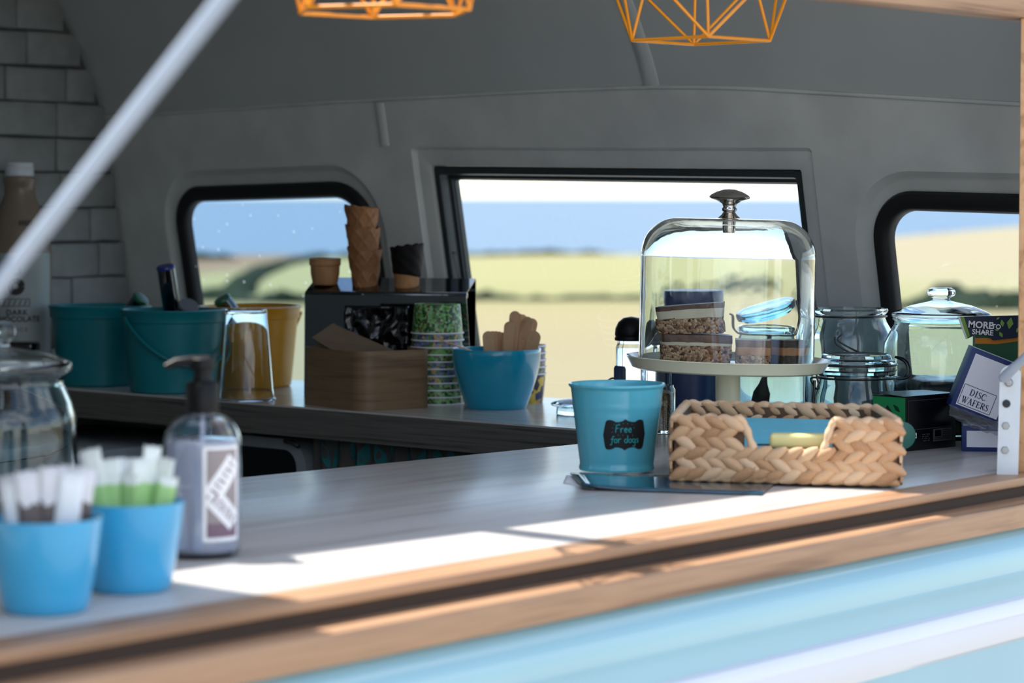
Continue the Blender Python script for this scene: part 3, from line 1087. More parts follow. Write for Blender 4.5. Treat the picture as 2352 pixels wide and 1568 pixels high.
sachets(pB, sp, 'slim green and white sugar sachet', 'in the pot beside the bottle', 'green and white sachets')
sp = []
for i in range(9):
    s_ = -1 + 2 * i / 8
    x = 0.015 * s_
    sp.append((x, 0.014 * (-1) ** i * rg.uniform(0.3, 1), 0.022, rg.uniform(0.098, 0.122), 11 * s_ + rg.uniform(-1.5, 1.5), rg.uniform(-35, 35), ['sachet_brown', 'sachet_white', 'sachet_brown'][i % 3]))
sachets(pA, sp, 'brown and white sugar sachet', 'in the nearest blue pot', 'brown and white sachets')

# hand gel bottle
bz = base(465, 1287, 0.0385)
bt = thing('pump_bottle', 'clear pump bottle of hand gel with black pump and zigzag label', 'bottle', bz)
BR = 0.0385
def bprof(r, z0, zs, ztop, rn):
    out = [(0, z0), (r * 0.86, z0), (r * 0.97, z0 + 0.003), (r, z0 + 0.008), (r, zs)]
    for i in range(1, 9):
        a = pi / 2 * i / 8
        out.append((rn + (r - rn) * cos(a), zs + (ztop - zs) * sin(a)))
    return out
bo = bprof(BR, 0.0, 0.113, 0.141, 0.013) + [(0.013, 0.150)]
bi = [(0.0115, 0.150), (0.0115, 0.141)] + [(r - 0.0014, max(0.004, z - 0.0012)) for r, z in reversed(bprof(BR, 0.003, 0.113, 0.141, 0.013)[1:-1])] + [(0, 0.0055)]
lathe('bottle_shell', bo + bi, 'bottle_plastic', bt, 56)
lathe('gel', [(0, 0.0058), (BR * 0.84, 0.0058), (BR - 0.0018, 0.011), (BR - 0.0018, 0.112), (BR - 0.0022, 0.1165), (0, 0.1165)], 'gel', bt, 48)
pump = lathe('pump', [(0, 0.143), (0.0165, 0.143), (0.0168, 0.150), (0.0165, 0.171), (0.0145, 0.174), (0.0095, 0.175), (0.0085, 0.18), (0.0085, 0.186), (0.0125, 0.187), (0.013, 0.190), (0.012, 0.197), (0.009, 0.199), (0, 0.199)], 'black_plastic', bt, 32)
tube('nozzle', [(0.006, 0, 0.194), (-0.012, -0.003, 0.1945), (-0.026, -0.006, 0.1935), (-0.036, -0.008, 0.189)], 0.005, 'black_plastic', pump, 12, taper=[0.0065, 0.0056, 0.0046, 0.0034])
tube('dip_tube', [(0, 0, 0.146), (0, 0, 0.06), (0.004, 0, 0.012)], 0.0022, 'gel', bt, 10)
def lab_map(rad, c):
    return lambda x, y: (rad * cos(-pi / 2 + c + x / rad), rad * sin(-pi / 2 + c + x / rad), y)
lc = R(38)
LW, LZ0, LZ1 = 0.042, 0.018, 0.112
fm = lab_map(BR + 0.0005, lc)
lab = mk('label', *ribbon_v([(-LW / 2, (LZ0 + LZ1) / 2), (LW / 2, (LZ0 + LZ1) / 2)], LZ1 - LZ0, fm), 'print_white', bt, True)
fm2 = lab_map(BR + 0.0008, lc)
iw = LW / 2 - 0.0035
mk('label_ground', *ribbon_v([(-iw, (LZ0 + LZ1) / 2 + 0.004), (iw, (LZ0 + LZ1) / 2 + 0.004)], LZ1 - LZ0 - 0.014, fm2), 'print_taupe', lab, True)
mk('label_foot', *ribbon_v([(-iw, LZ0 + 0.011), (iw, LZ0 + 0.011)], 0.014, lab_map(BR + 0.0009, lc)), 'print_mauve', lab, True)
fm3 = lab_map(BR + 0.0011, lc)
def band_strips(seg, w, fmap, k=8):
    A_, B_ = Vector(seg[0]), Vector(seg[1])
    d_ = (B_ - A_).normalized()
    n_ = Vector((-d_.y, d_.x))
    return [ribbon_v([tuple(A_ + n_ * w * ((q + 0.5) / k - 0.5)), tuple(B_ + n_ * w * ((q + 0.5) / k - 0.5))], w / k, fmap) for q in range(k)]
zz = [(-iw + 0.004, LZ1 - 0.050), (iw - 0.003, LZ1 - 0.014)]
zz2 = [(-iw + 0.004, LZ1 - 0.048), (iw - 0.003, LZ0 + 0.018)]
mk('zigzag_band', *join_parts(band_strips(zz, 0.020, fm3) + band_strips(zz2, 0.020, lab_map(BR + 0.00116, lc))), 'print_white', lab, True)
fm4 = lab_map(BR + 0.0014, lc)
st = []
for (a, b2) in (zz, zz2):
    A, B = Vector(a), Vector(b2)
    d = (B - A).normalized()
    nr = Vector((-d.y, d.x))
    for q in range(6):
        c = A.lerp(B, 0.14 + 0.145 * q)
        st.append(ribbon_v([tuple(c - nr * 0.0045), tuple(c + nr * 0.0045)], 0.0017 if q % 2 else 0.0024, fm4))
        if q % 2:
            st.append(ribbon_v([tuple(c + nr * 0.0042), tuple(c + nr * 0.0042 + d * 0.0035)], 0.0012, fm4))
mk('lettering', *join_parts(st), 'print_mauve', lab, True)

# lidded glass canister at the far left
def lidded_jar(name, label, loc, body_o, lid_pr, mat_, wall=0.003, n=64, floor_t=0.006):
    t = thing(name, label, 'jar', loc)
    inner = [(max(0.0, r - wall), max(floor_t, z)) for r, z in reversed(body_o[1:])]
    inner = [p for p in inner if p[0] > 0.001] + [(0, floor_t)]
    lathe('jar_body', body_o + inner, mat_, t, n, sharp=70)
    if lid_pr:
        lathe('lid', lid_pr, mat_, t, n, sharp=70)
    return t
jb = (*Vector(at_depth(8, 1190, 2.98)).xy, CZ)
lidded_jar('glass_jar', 'clear glass canister with a flat knobbed lid at the left edge of the serving counter', jb,
           [(0, 0), (0.072, 0), (0.079, 0.004), (0.081, 0.012), (0.081, 0.105), (0.080, 0.114), (0.076, 0.128), (0.067, 0.148), (0.065, 0.156), (0.068, 0.160), (0.069, 0.163)],
           [(0, 0.1635), (0.074, 0.1635), (0.0755, 0.166), (0.0755, 0.172), (0.073, 0.175), (0.055, 0.183), (0.02, 0.189), (0.008, 0.191), (0.006, 0.196), (0.011, 0.201), (0.014, 0.208), (0.012, 0.216), (0.006, 0.220), (0, 0.221)], 'pale_glass', 0.004)

# dog treat tin
tl = base(1417, 1092, 0.0487)
tl = (tl[0], tl[1], CZ + 0.0035)
tin = thing('treat_tin', 'turquoise metal pot with a black chalk label beside the wicker basket', 'pot', tl)
def tin_r(z):
    return 0.0475 + (0.0605 - 0.0475) * z / 0.108
prf = [(0, 0.001), (0.046, 0.001), (0.0490, 0.0), (0.0498, 0.003), (0.0490, 0.0055), (tin_r(0.008), 0.008)]
for i in range(1, 28):
    z = 0.008 + i * 0.0036
    rib = 0.0006 * (math.exp(-((z - 0.084) / 0.0016) ** 2) + math.exp(-((z - 0.070) / 0.0016) ** 2))
    prf.append((tin_r(z) + rib, z))
prf += [(tin_r(0.108), 0.107), (0.0625, 0.1085), (0.0635, 0.1105), (0.0625, 0.1125), (0.0605, 0.112), (tin_r(0.108) - 0.0012, 0.109), (tin_r(0.05) - 0.0012, 0.05), (0.046, 0.004), (0, 0.004)]
lathe('pot_wall', prf, 'tin_blue', tin, 72, sharp=60)
def tin_map(off):
    def f(x, y):
        r = tin_r(y) + off
        th = -pi / 2 + R(9) + x / r
        return (r * cos(th), r * sin(th), y)
    return f
lab_c, LWp, LHp = 0.0495, 0.0575, 0.036
def plaque(x):
    s = abs(x) / (LWp / 2)
    y = LHp / 2
    if s < 0.12:
        y += 0.0022 * (1 - s / 0.12)
    elif s < 0.5:
        y -= 0.0016 * sin(pi * (s - 0.12) / 0.5)
    if s > 0.5:
        y += 0.0018 * sin(pi * min(1, (s - 0.5) / 0.42)) - 0.0005
    if s > 0.84:
        y -= 0.020 * ((s - 0.84) / 0.16) ** 2.2
    return y
V, Fc = [], []
nc = 60
for i in range(nc + 1):
    x = -LWp / 2 + LWp * i / nc
    top, bot = plaque(x), -plaque(x)
    for j in range(5):
        V.append(tin_map(0.0006)(x, lab_c + bot + (top - bot) * j / 4))
    if i:
        for j in range(4):
            a = (i - 1) * 5 + j
            Fc.append((a, a + 1, a + 6, a + 5))
pl = mk('chalk_label', V, Fc, 'chalkboard', tin, True)
def arc(cx, cy, rx, ry, a0, a1, n=10):
    return [(cx + rx * cos(R(a0 + (a1 - a0) * i / n)), cy + ry * sin(R(a0 + (a1 - a0) * i / n))) for i in range(n + 1)]
G = {
    'F': ([[(0.1, 1), (0.0, 0)], [(0.08, 1), (0.6, 1.08)], [(0.05, 0.55), (0.4, 0.6)]], 0.62),
    'r': ([[(0.05, 0.6), (0.1, 0)], [(0.08, 0.35), (0.25, 0.58), (0.45, 0.55)]], 0.52),
    'e': ([[(0.08, 0.3), (0.42, 0.36)] + arc(0.27, 0.3, 0.2, 0.28, 10, 330, 14)], 0.58),
    'f': ([[(0.5, 0.85), (0.35, 0.95), (0.25, 0.8), (0.18, 0.0), (0.1, -0.3), (-0.1, -0.25)], [(0.0, 0.5), (0.45, 0.55)]], 0.45),
    'o': ([arc(0.25, 0.28, 0.2, 0.27, 90, 450, 16)], 0.55),
    'd': ([arc(0.22, 0.28, 0.2, 0.27, 60, 400, 14), [(0.48, 1.0), (0.44, 0.0)]], 0.6),
    'g': ([arc(0.22, 0.3, 0.2, 0.26, 60, 400, 14), [(0.44, 0.55), (0.44, -0.3), (0.3, -0.5), (0.1, -0.42)]], 0.58),
    's': ([[(0.36, 0.5), (0.2, 0.56), (0.08, 0.45), (0.2, 0.3), (0.36, 0.18), (0.25, 0.02), (0.05, 0.05)]], 0.45),
    ' ': ([], 0.4),
}
def scribble(s, x0, y0, size, w, fmap, step=0.0006):
    parts, x = [], x0
    for ch in s:
        strokes, adv = G[ch]
        for stk in strokes:
            parts.append(ribbon_v([(x + a * size, y0 + c * size) for a, c in stk], w, fmap, step))
        x += adv * size
    return parts
tm = tin_map(0.0009)
prts = scribble('Free', -0.0125, lab_c + 0.003, 0.0095, 0.0009, tm) + scribble('for dogs', -0.0185, lab_c - 0.0105, 0.0092, 0.0009, tm)
for (a, c) in [(-0.014, 0.0135), (-0.0085, 0.0142), (-0.003, 0.0147), (0.003, 0.0143), (0.009, 0.0132), (-0.0165, 0.009), (-0.0165, 0.0035), (0.0118, 0.009), (-0.009, -0.0005), (-0.003, -0.0005), (0.003, -0.001), (0.010, -0.001)]:
    prts.append(ribbon_v([(a - 0.0004, lab_c + c), (a + 0.0004, lab_c + c)], 0.0007, tm))
mk('lettering', *join_parts(prts), 'chalk_teal', pl)
tr_o = lathe('dog_treat', [(0, 0), (0.008, 0.001), (0.011, 0.006), (0.009, 0.011), (0, 0.013)], 'treat', None, 12, loc=(tl[0] + 0.012, tl[1] + 0.038, tl[2] + 0.088), rot=(0.5, 0.4, 0))
tag(tr_o, 'brown dog treat showing at the rim of the turquoise pot', 'dog treat')
tr_p = lathe('dog_treat', [(0, 0), (0.036, 0.0), (0.044, 0.02), (0.05, 0.07), (0.046, 0.082), (0.02, 0.086), (0, 0.087)], 'treat', None, 20, loc=(tl[0], tl[1], tl[2] + 0.0045))
tag(tr_p, 'heap of brown dog treats filling the turquoise pot', 'dog treat')
tr_p['kind'] = 'stuff'

# glossy leaflets under pot and basket
def sheet(name, label, corners, z0, th, mat_top, lift):
    t = thing(name, label, 'leaflet', (0, 0, 0))
    N, M = 10, 6
    for lay, mm in ((0, 'leaflet_dark'), (1, mat_top)):
        V, Fc = [], []
        for j in range(M + 1):
            for i in range(N + 1):
                a, c = i / N, j / M
                p = (Vector(corners[0]) * (1 - a) + Vector(corners[1]) * a) * (1 - c) + (Vector(corners[3]) * (1 - a) + Vector(corners[2]) * a) * c
                z = CZ + z0 + lift * max(0, 1 - a / 0.35) ** 2 * (0.4 + 0.6 * (1 - c))
                V.append((p.x, p.y, z + (th * 0.5 if lay else 0)))
        n0 = len(V)
        V += [(x, y, z + th * 0.5 - 0.0001) for x, y, z in V]
        for s in (0, n0):
            for j in range(M):
                for i in range(N):
                    q = s + j * (N + 1) + i
                    Fc.append((q, q + 1, q + N + 2, q + N + 1))
        for i in range(N):
            for j in (0, M):
                q = j * (N + 1) + i
                Fc.append((q, q + 1, n0 + q + 1, n0 + q))
        for j in range(M):
            for i in (0, N):
                q = j * (N + 1) + i
                Fc.append((q, q + N + 1, n0 + q + N + 1, n0 + q))
        mk('cover' if lay else 'pages', V, Fc, mm, t, True)
    return t
sheet('leaflet', 'glossy blue printed booklet lying under the turquoise pot and basket', [(0.086, 3.262), (0.300, 3.205), (0.345, 3.40), (0.075, 3.435)], 0.0004, 0.0026, 'leaflet_blue', 0.0045)
ls = sheet('leaflet', 'pale loose sheet peeking out left of the blue booklet', [(0.064, 3.345), (0.10, 3.27), (0.125, 3.41), (0.07, 3.44)], 0.00005, 0.0003, 'print_white', 0.0)

# wicker napkin basket
FL, FR_ = Vector(on_top(1549, 1110)), Vector(on_top(2062, 1123))
BL, BR_ = FL + Vector((0.030, 0.215)), FR_ + Vector((0.0, 0.205))
bk_o = thing('wicker_basket', 'woven water-hyacinth napkin basket with a notched front on the serving counter', 'basket', (FL.x, FL.y, CZ + 0.0034))
HBK = 0.082
def leaf_mesh():
    V, Fc = [], []
    n, m_ = 7, 7
    for i in range(n):
        s = i / (n - 1)
        wdt = 0.5 * sin(pi * (0.06 + 0.88 * s)) ** 0.7
        for j in range(m_):
            th = pi * j / (m_ - 1)
            V.append((s - 0.5, -sin(th) * 0.55 * (0.35 + 0.65 * sin(pi * (0.05 + 0.9 * s))), cos(th) * wdt))
    for i in range(n - 1):
        for j in range(m_ - 1):
            a = i * m_ + j
            Fc.append((a, a + 1, a + m_ + 1, a + m_))
    o = mk('braid_strand', V, Fc, 'wicker', bk_o, True)
    return o
proto = leaf_mesh()
proto_used = [False]
def strand(pos, xdir, zdir, ln, wd, dp_, tilt):
    """xdir along wall, outward normal = xdir x z ... strand tilted in the wall plane"""
    o = proto if not proto_used[0] else proto.copy()
    if proto_used[0]:
        COL.objects.link(o)
    proto_used[0] = True
    x = Vector((xdir.x, xdir.y, 0)).normalized()
    z = Vector((0, 0, 1))
    y = z.cross(x)
    a = x * cos(tilt) + z * sin(tilt)
    c = -x * sin(tilt) + z * cos(tilt)
    M = Matrix((a * ln, y * dp_, c * wd)).transposed().to_4x4()
    M.translation = Vector(pos) - bk_o.location
    o.parent = bk_o
    o.matrix_local = M
rgb = random.Random(11)
def side(A, B, notch=None, rows=3, inner=False):
    d = (B - A)
    ln = d.length
    x = d.normalized()
    out = Vector((x.y, -x.x))
    rh = HBK * 0.93 / rows
    pitch = 0.0205
    n = max(3, int(round(ln / pitch)))
    for r_ in range(rows):
        for half in (0, 1):
            z = 0.004 + rh * r_ + rh * (0.27 + 0.46 * half)
            sgn = (1 if half == 0 else -1) * (1 if r_ % 2 == 0 else 1)
            for i in range(n):
                s = (i + 0.5 + (0.25 if half else -0.05)) / n
                if s > 0.985:
                    s = 0.985
                if notch and notch[0] < s < notch[1] and z > notch[2]:
                    continue
                p = A + d * s + out * (0.002 + rgb.uniform(-0.001, 0.0012))
                strand((p.x, p.y, CZ + 0.0034 + z), x, None, pitch * 1.62 * rgb.uniform(0.94, 1.06), rh * 0.60 * rgb.uniform(0.92, 1.08), 0.0105, sgn * R(30 + rgb.uniform(-4, 4)))
NOTCH = (0.315, 0.71, 0.042)
side(FL, FR_, NOTCH)
side(FR_, BR_)
side(BL, FL)
# inner face of the back wall
side(BL, BR_, None, 3)
ctr = (FL + FR_ + BL + BR_) / 4
def wallp(A, B, th, z1):
    d = (B - A).normalized()
    nrm = Vector((-d.y, d.x))
    return [A - bk_o.location.xy, B - bk_o.location.xy, B + nrm * th - bk_o.location.xy, A + nrm * th - bk_o.location.xy]
for A, B, z1 in ((FL, FL.lerp(FR_, NOTCH[0]), HBK * 0.95), (FL.lerp(FR_, NOTCH[0]), FL.lerp(FR_, NOTCH[1]), 0.036), (FL.lerp(FR_, NOTCH[1]), FR_, HBK * 0.95), (FR_, BR_, HBK * 0.95), (BR_, BL, HBK * 0.95), (BL, FL, HBK * 0.95)):
    prism('basket_core', [tuple(q) for q in wallp(A, B, 0.006, z1)], 0.0, z1, 'wicker_dark', bk_o)
prism('basket_floor', [tuple(q - bk_o.location.xy) for q in (FL, FR_, BR_, BL)], 0.0, 0.003, 'wicker_dark', bk_o)
def rope(name, pts, r):
    P = []
    for a, c in zip(pts[:-1], pts[1:]):
        a, c = Vector(a), Vector(c)
        k = max(2, int((c - a).length / 0.0035))
        P += [a.lerp(c, i / k) for i in range(k)]
    P.append(Vector(pts[-1]))
    tp = [r * (1 + 0.16 * sin(i * 1.15)) for i in range(len(P))]
    P = [p + Vector((0, 0, 0.0008 * sin(i * 1.15 + 1))) for i, p in enumerate(P)]
    return tube(name, [p - bk_o.location for p in P], r, 'wicker', bk_o, 8, taper=tp)
zr = CZ + 0.0034 + HBK * 0.96
v3 = lambda p, z: Vector((p.x, p.y, z))
nA, nB = FL.lerp(FR_, NOTCH[0]), FL.lerp(FR_, NOTCH[1])
rope('rim_rope', [v3(nA + (FR_ - FL) * 0.045, CZ + 0.0034 + 0.041), v3(nA, zr - 0.004), v3(nA - (FR_ - FL) * 0.02, zr), v3(FL, zr), v3(BL, zr + 0.001), v3(BR_, zr + 0.001), v3(FR_, zr), v3(nB + (FR_ - FL) * 0.02, zr), v3(nB, zr - 0.004), v3(nB - (FR_ - FL) * 0.035, CZ + 0.0034 + 0.041)], 0.0052)
rope('notch_rope', [v3(nA + (FR_ - FL) * 0.03, CZ + 0.0034 + 0.039), v3(nB - (FR_ - FL) * 0.02, CZ + 0.0034 + 0.039)], 0.0042)
rope('foot_rope', [v3(FL, CZ + 0.0075), v3(FR_, CZ + 0.0075), v3(BR_, CZ + 0.0075)], 0.0045)
# napkins inside
xw = (FR_ - FL).normalized()
yw = (BL - FL + BR_ - FR_).normalized()
nk = thing('napkin_stack', 'stack of light blue paper napkins inside the wicker basket', 'napkins', (0, 0, 0))
def in_basket(a, c, z):
    p = (FL * (1 - a) + FR_ * a) * (1 - c) + (BL * (1 - a) + BR_ * a) * c
    return (p.x, p.y, CZ + z)
for i in range(6):
    z0 = 0.0072 + i * 0.0052
    a0, c0 = 0.05 + 0.006 * rgb.uniform(0, 1), 0.09 + 0.02 * rgb.uniform(0, 1)
    V = []
    for z in (z0, z0 + 0.0048):
        for (a, c) in ((a0, c0), (0.95, c0), (0.95, 0.93), (a0, 0.93)):
            rise = (0.030 if c > 0.5 else 0.0) * (i + 1) / 6
            V.append(in_basket(a, c, z + rise))
    mk('napkin', V, [(0, 1, 2, 3), (4, 5, 6, 7), (0, 1, 5, 4), (1, 2, 6, 5), (2, 3, 7, 6), (3, 0, 4, 7)], 'napkin_blue' if i % 3 else 'napkin_teal', nk)
sb = thing('cream_bar', 'cream rounded bar lying on the blue napkins in the basket', 'bar', in_basket(0.565, 0.15, 0.0445), R(-8))
box('bar_body', (0.072, 0.026, 0.019), 'soap_cream', sb, (0, 0, 0), None, 0.006, 4)
tube('pin', [(-0.034, 0, 0.004), (-0.062, 0.003, 0.0035)], 0.0012, 'wire_steel', sb, 8)
# translucent green tag behind the basket corner
tgp = at_depth(2073, 1000, 3.58)
tg = lathe('plastic_tag', [(0, -0.0006), (0.017, -0.0006), (0.0185, 0), (0.017, 0.0006), (0, 0.0006)], 'tag_green', None, 32, loc=tuple(tgp), rot=(R(90), 0, R(10)))
tag(tg, 'round translucent green plastic disc behind the right corner of the basket', 'disc')

# cake stand, dome and cakes
SC = Vector((at_depth(1672, 826, 3.85).x, 3.85))
PH = 0.124
stand = thing('cake_stand', 'cream enamel pedestal cake stand behind the wicker basket', 'cake stand', (SC.x, SC.y, CZ))
TILT = R(1.6)
lathe('foot', [(0, 0), (0.066, 0), (0.068, 0.003), (0.064, 0.007), (0.04, 0.011), (0.022, 0.018), (0.0178, 0.03), (0.0178, PH - 0.022), (0.02, PH - 0.0165), (0, PH - 0.0165)], 'cream_enamel', stand, 56)
lathe('plate', [(0, -0.0165), (0.05, -0.0165), (0.132, -0.0155), (0.1385, -0.013), (0.1455, 0.0), (0.1475, 0.0025), (0.1465, 0.0035), (0.1425, 0.001), (0.136, -0.0065), (0.13, -0.008), (0, -0.008)], 'cream_enamel', stand, 96, loc=(0, 0, PH), rot=(0, TILT, 0))
PT = PH - 0.008
dome = thing('cake_dome', 'clear glass cake dome with a metal knob covering the cakes', 'dome', (SC.x - 0.003, SC.y, CZ + PT + 0.0005), rot=(0, TILT * 0.8, 0))
RO, HD = 0.1265, 0.2105
def dome_prof(r, h, rc, z0=0.0):
    out = [(r + 0.0018, z0), (r + 0.0018, z0 + 0.003), (r, z0 + 0.006), (r - 0.0005, h - rc)]
    for i in range(1, 13):
        a = pi / 2 * i / 12
        out.append((r - 0.0005 - rc + rc * cos(a), h - rc + rc * sin(a)))
    out.append((0, h + 0.0008))
    return out
od = dome_prof(RO, HD, 0.052)
idp = [(r - 0.0036 if r > 0.01 else 0, max(0, z - (0.0042 if z > HD - 0.06 else 0))) for r, z in dome_prof(RO, HD, 0.052)]
idp[0] = (RO - 0.003, 0.0)
lathe('glass_bell', list(reversed(od)) + idp, 'clear_glass', dome, 96)
lathe('knob', [(0, HD), (0.011, HD + 0.0008), (0.0165, HD + 0.0012), (0.011, HD + 0.006), (0.0085, HD + 0.010), (0.0105, HD + 0.012), (0.011, HD + 0.0145), (0.009, HD + 0.017), (0.0105, HD + 0.0215), (0.019, HD + 0.0265), (0.0285, HD + 0.0295), (0.0295, HD + 0.0315), (0.027, HD + 0.0345), (0.019, HD + 0.039), (0.008, HD + 0.0425), (0, HD + 0.043)], 'knob_metal', dome, 64, sharp=60)
lathe('knob_screw', [(0, HD - 0.016), (0.0085, HD - 0.016), (0.0095, HD - 0.012), (0.0095, HD - 0.0045), (0, HD - 0.0045)], 'knob_metal', dome, 32)
def lump(name, sx, sy, z0, z1, mat_, parent, amp, fr, taper=0.0, seed=0.0, slope=0.0, H_=0.045):
    bm = bmesh.new()
    bmesh.ops.create_cube(bm, size=1.0)
    bmesh.ops.subdivide_edges(bm, edges=bm.edges[:], cuts=13, use_grid_fill=True)
    for v in bm.verts:
        z = v.co.z + 0.5
        k = 1 + taper * (z0 + (z1 - z0) * z) / H_
        p = Vector((v.co.x * sx * k, v.co.y * sy * k, z0 + (z1 - z0) * z))
        p.z += slope * p.x * (z0 + (z1 - z0) * z) / H_
        nv = noise.noise_vector((p + Vector((seed, 0, seed))) * fr)
        edge = min(1.0, (z1 - z0) / 0.02)
        p += Vector((nv.x * amp, nv.y * amp, nv.z * amp * 0.6 * edge if 0.02 < z else 0))
        v.co = p
    return mkbm(name, bm, mat_, parent, True)
def slice_(label, px, yoff, sx, sy, z, layers, rz, seed, tilt=0.0, taper=0.06, slope=0.0):
    x = (px - 1672) / FP * 3.85
    t = thing('cake_slice', label, 'cake', (SC.x + x, SC.y + yoff, CZ + PT + 0.0012 + z - x * math.tan(TILT)), rot=(0, TILT + tilt, rz))
    z0 = 0.0
    for nm, mt, hh, amp, fr in layers:
        lump(nm, sx, sy, z0, z0 + hh, mt, t, amp, fr, taper, seed, slope)
        z0 += hh - 0.0005
    return t
slice_('large crispy slice with thin cream line, bottom left under the glass dome', 1592, -0.040, 0.094, 0.048, 0, [('base', 'cake_crisp', 0.029, 0.0026, 150), ('cream_layer', 'cake_cream', 0.005, 0.001, 90), ('topping', 'cake_choc', 0.011, 0.0015, 70)], R(2), 1.0)
slice_('crispy slice with thick cream and chocolate resting on the lower slice', 1584, -0.038, 0.090, 0.046, 0.0455, [('base', 'cake_crisp', 0.022, 0.004, 95), ('cream_layer', 'cake_cream', 0.013, 0.002, 60), ('topping', 'cake_choc', 0.007, 0.0025, 60)], R(-8), 5.0, R(-3), 0.05, 0.06)
slice_('caramel slice with chocolate top, middle of the cake plate', 1722, -0.045, 0.048, 0.045, 0, [('base', 'cake_crisp', 0.018, 0.002, 110), ('caramel_layer', 'cake_caramel', 0.012, 0.0015, 60), ('topping', 'cake_choc', 0.010, 0.0015, 60)], R(-4), 9.0, 0, 0.04)
slice_('dark caramel slice with chocolate top, at the right under the dome', 1803, -0.022, 0.046, 0.042, 0, [('base', 'cake_dark', 0.017, 0.002, 110), ('caramel_layer', 'cake_caramel', 0.012, 0.0015, 60), ('topping', 'cake_dark', 0.011, 0.002, 60)], R(32), 13.0, 0, 0.15)
# ================================================================ things on the back worktop
def bucket(name, label, loc, mat_, handle_rot):
    t = thing(name, label, 'bucket', loc)
    rb, rt, h = 0.079, 0.0935, 0.15
    f = lambda z: rb + (rt - rb) * z / h
    pr_ = [(0, 0.002), (rb - 0.006, 0.002), (rb - 0.004, 0.0), (rb, 0.003), (f(0.06), 0.06), (f(0.12), 0.12), (f(0.128), 0.128), (f(0.13) + 0.003, 0.1295), (f(0.145) + 0.003, 0.146), (f(0.15) + 0.0045, 0.1485), (f(0.15) + 0.0045, 0.1515), (f(0.15), 0.152), (f(0.15) - 0.002, 0.15), (f(0.06) - 0.002, 0.06), (rb - 0.003, 0.005), (0, 0.005)]
    lathe('bucket_wall', pr_, mat_, t, 64)
    pts = []
    a0 = handle_rot
    for i in range(25):
        th = pi * i / 24
        r = f(0.135) + 0.006
        x, y = r * cos(th), -r * sin(th) * 0.99 - 0.0
        z = 0.138 - 0.088 * sin(th)
        rr_ = max(f(max(z, 0)) + 0.0065, math.hypot(x, y))
        k = rr_ / math.hypot(x, y)
        x, y = x * k, y * k
        pts.append((x * cos(a0) - y * sin(a0), x * sin(a0) + y * cos(a0), z))
    tube('handle', pts, 0.0032, mat_, t, 8)
    return t
b1 = base(230, 889, 0.079)
b2 = base(398, 906, 0.079)
b3 = base(573, 893, 0.079)
bucket('toy_bucket', 'teal plastic bucket at the left, next to the brick wall', b1, 'bucket_teal', R(160))
bucket('toy_bucket', 'teal plastic bucket with hanging handle in front of the yellow bucket', b2, 'bucket_teal', R(35))
bucket('toy_bucket', 'yellow plastic bucket behind the upturned clear tumbler', b3, 'bucket_yellow', R(195))
def scoop(label, top_px, Z, foot, cap, d=0.0165, ln=None):
    """ice cream scoop: its handle end at the pixel, its bowl at foot (world)"""
    top = at_depth(*top_px, Z)
    foot = Vector(foot)
    ax = (top - foot)
    ln = ax.length
    t = thing('ice_cream_scoop', label, 'scoop', tuple(foot), rot=ax.to_track_quat('Z', 'Y').to_euler(), group='ice cream scoops in the buckets')
    lathe('handle_tube', [(0, 0.03), (d * 0.55, 0.03), (d * 0.8, 0.05), (d, 0.075), (d, ln - 0.006), (0, ln - 0.006)], 'mirror_steel', t, 28)
    lathe('end_cap', [(0, ln - 0.006), (d * 1.04, ln - 0.006), (d * 1.06, ln - 0.003), (d * 0.96, ln), (0, ln + 0.001)], cap, t, 28)
    lathe('scoop_bowl', [(0, 0), (0.016, 0.003), (0.024, 0.012), (0.026, 0.024), (0.0245, 0.024), (0.0225, 0.013), (0.015, 0.005), (0, 0.002)], 'mirror_steel', t, 28, rot=(R(35), 0, 0), loc=(0, 0, 0.012))
V3 = lambda b_, dx, dy, z: (b_[0] + dx, b_[1] + dy, CZ + z)
scoop('upright steel scoop handle with a dark blue end cap', (380, 610), 4.93, V3(b2, 0.010, 0.060, 0.012), 'cap_blue')
scoop('steel scoop handle with green end cap in the leftmost teal bucket', (326, 683), 5.075, V3(b1, -0.035, 0.030, 0.020), 'cap_green')
scoop('steel scoop handle with a grey end cap in the front teal bucket', (434, 698), 4.885, V3(b2, -0.012, 0.045, 0.045), 'cap_grey', 0.018)
scoop('steel scoop handle with green end cap in the yellow bucket', (508, 685), 5.03, V3(b3, 0.045, 0.020, 0.022), 'cap_green')

# upturned clear tumbler
cb = base(565, 922, 0.0515)
cup = thing('tumbler', 'upturned clear plastic tumbler in front of the yellow bucket', 'cup', cb)
lathe('tumbler_wall', [(0.0525, 0.0), (0.0532, 0.0015), (0.0520, 0.003), (0.0502, 0.004), (0.0490, 0.014), (0.0482, 0.0155), (0.0375, 0.150), (0.0380, 0.153), (0.0372, 0.1585), (0.034, 0.1595), (0.0335, 0.155), (0, 0.1545), (0, 0.1535), (0.0362, 0.1525), (0.0364, 0.150), (0.0472, 0.0155), (0.0480, 0.014), (0.0492, 0.004), (0.0510, 0.0015), (0.0518, 0.0)], 'clear_glass', cup, 56, closed=True)

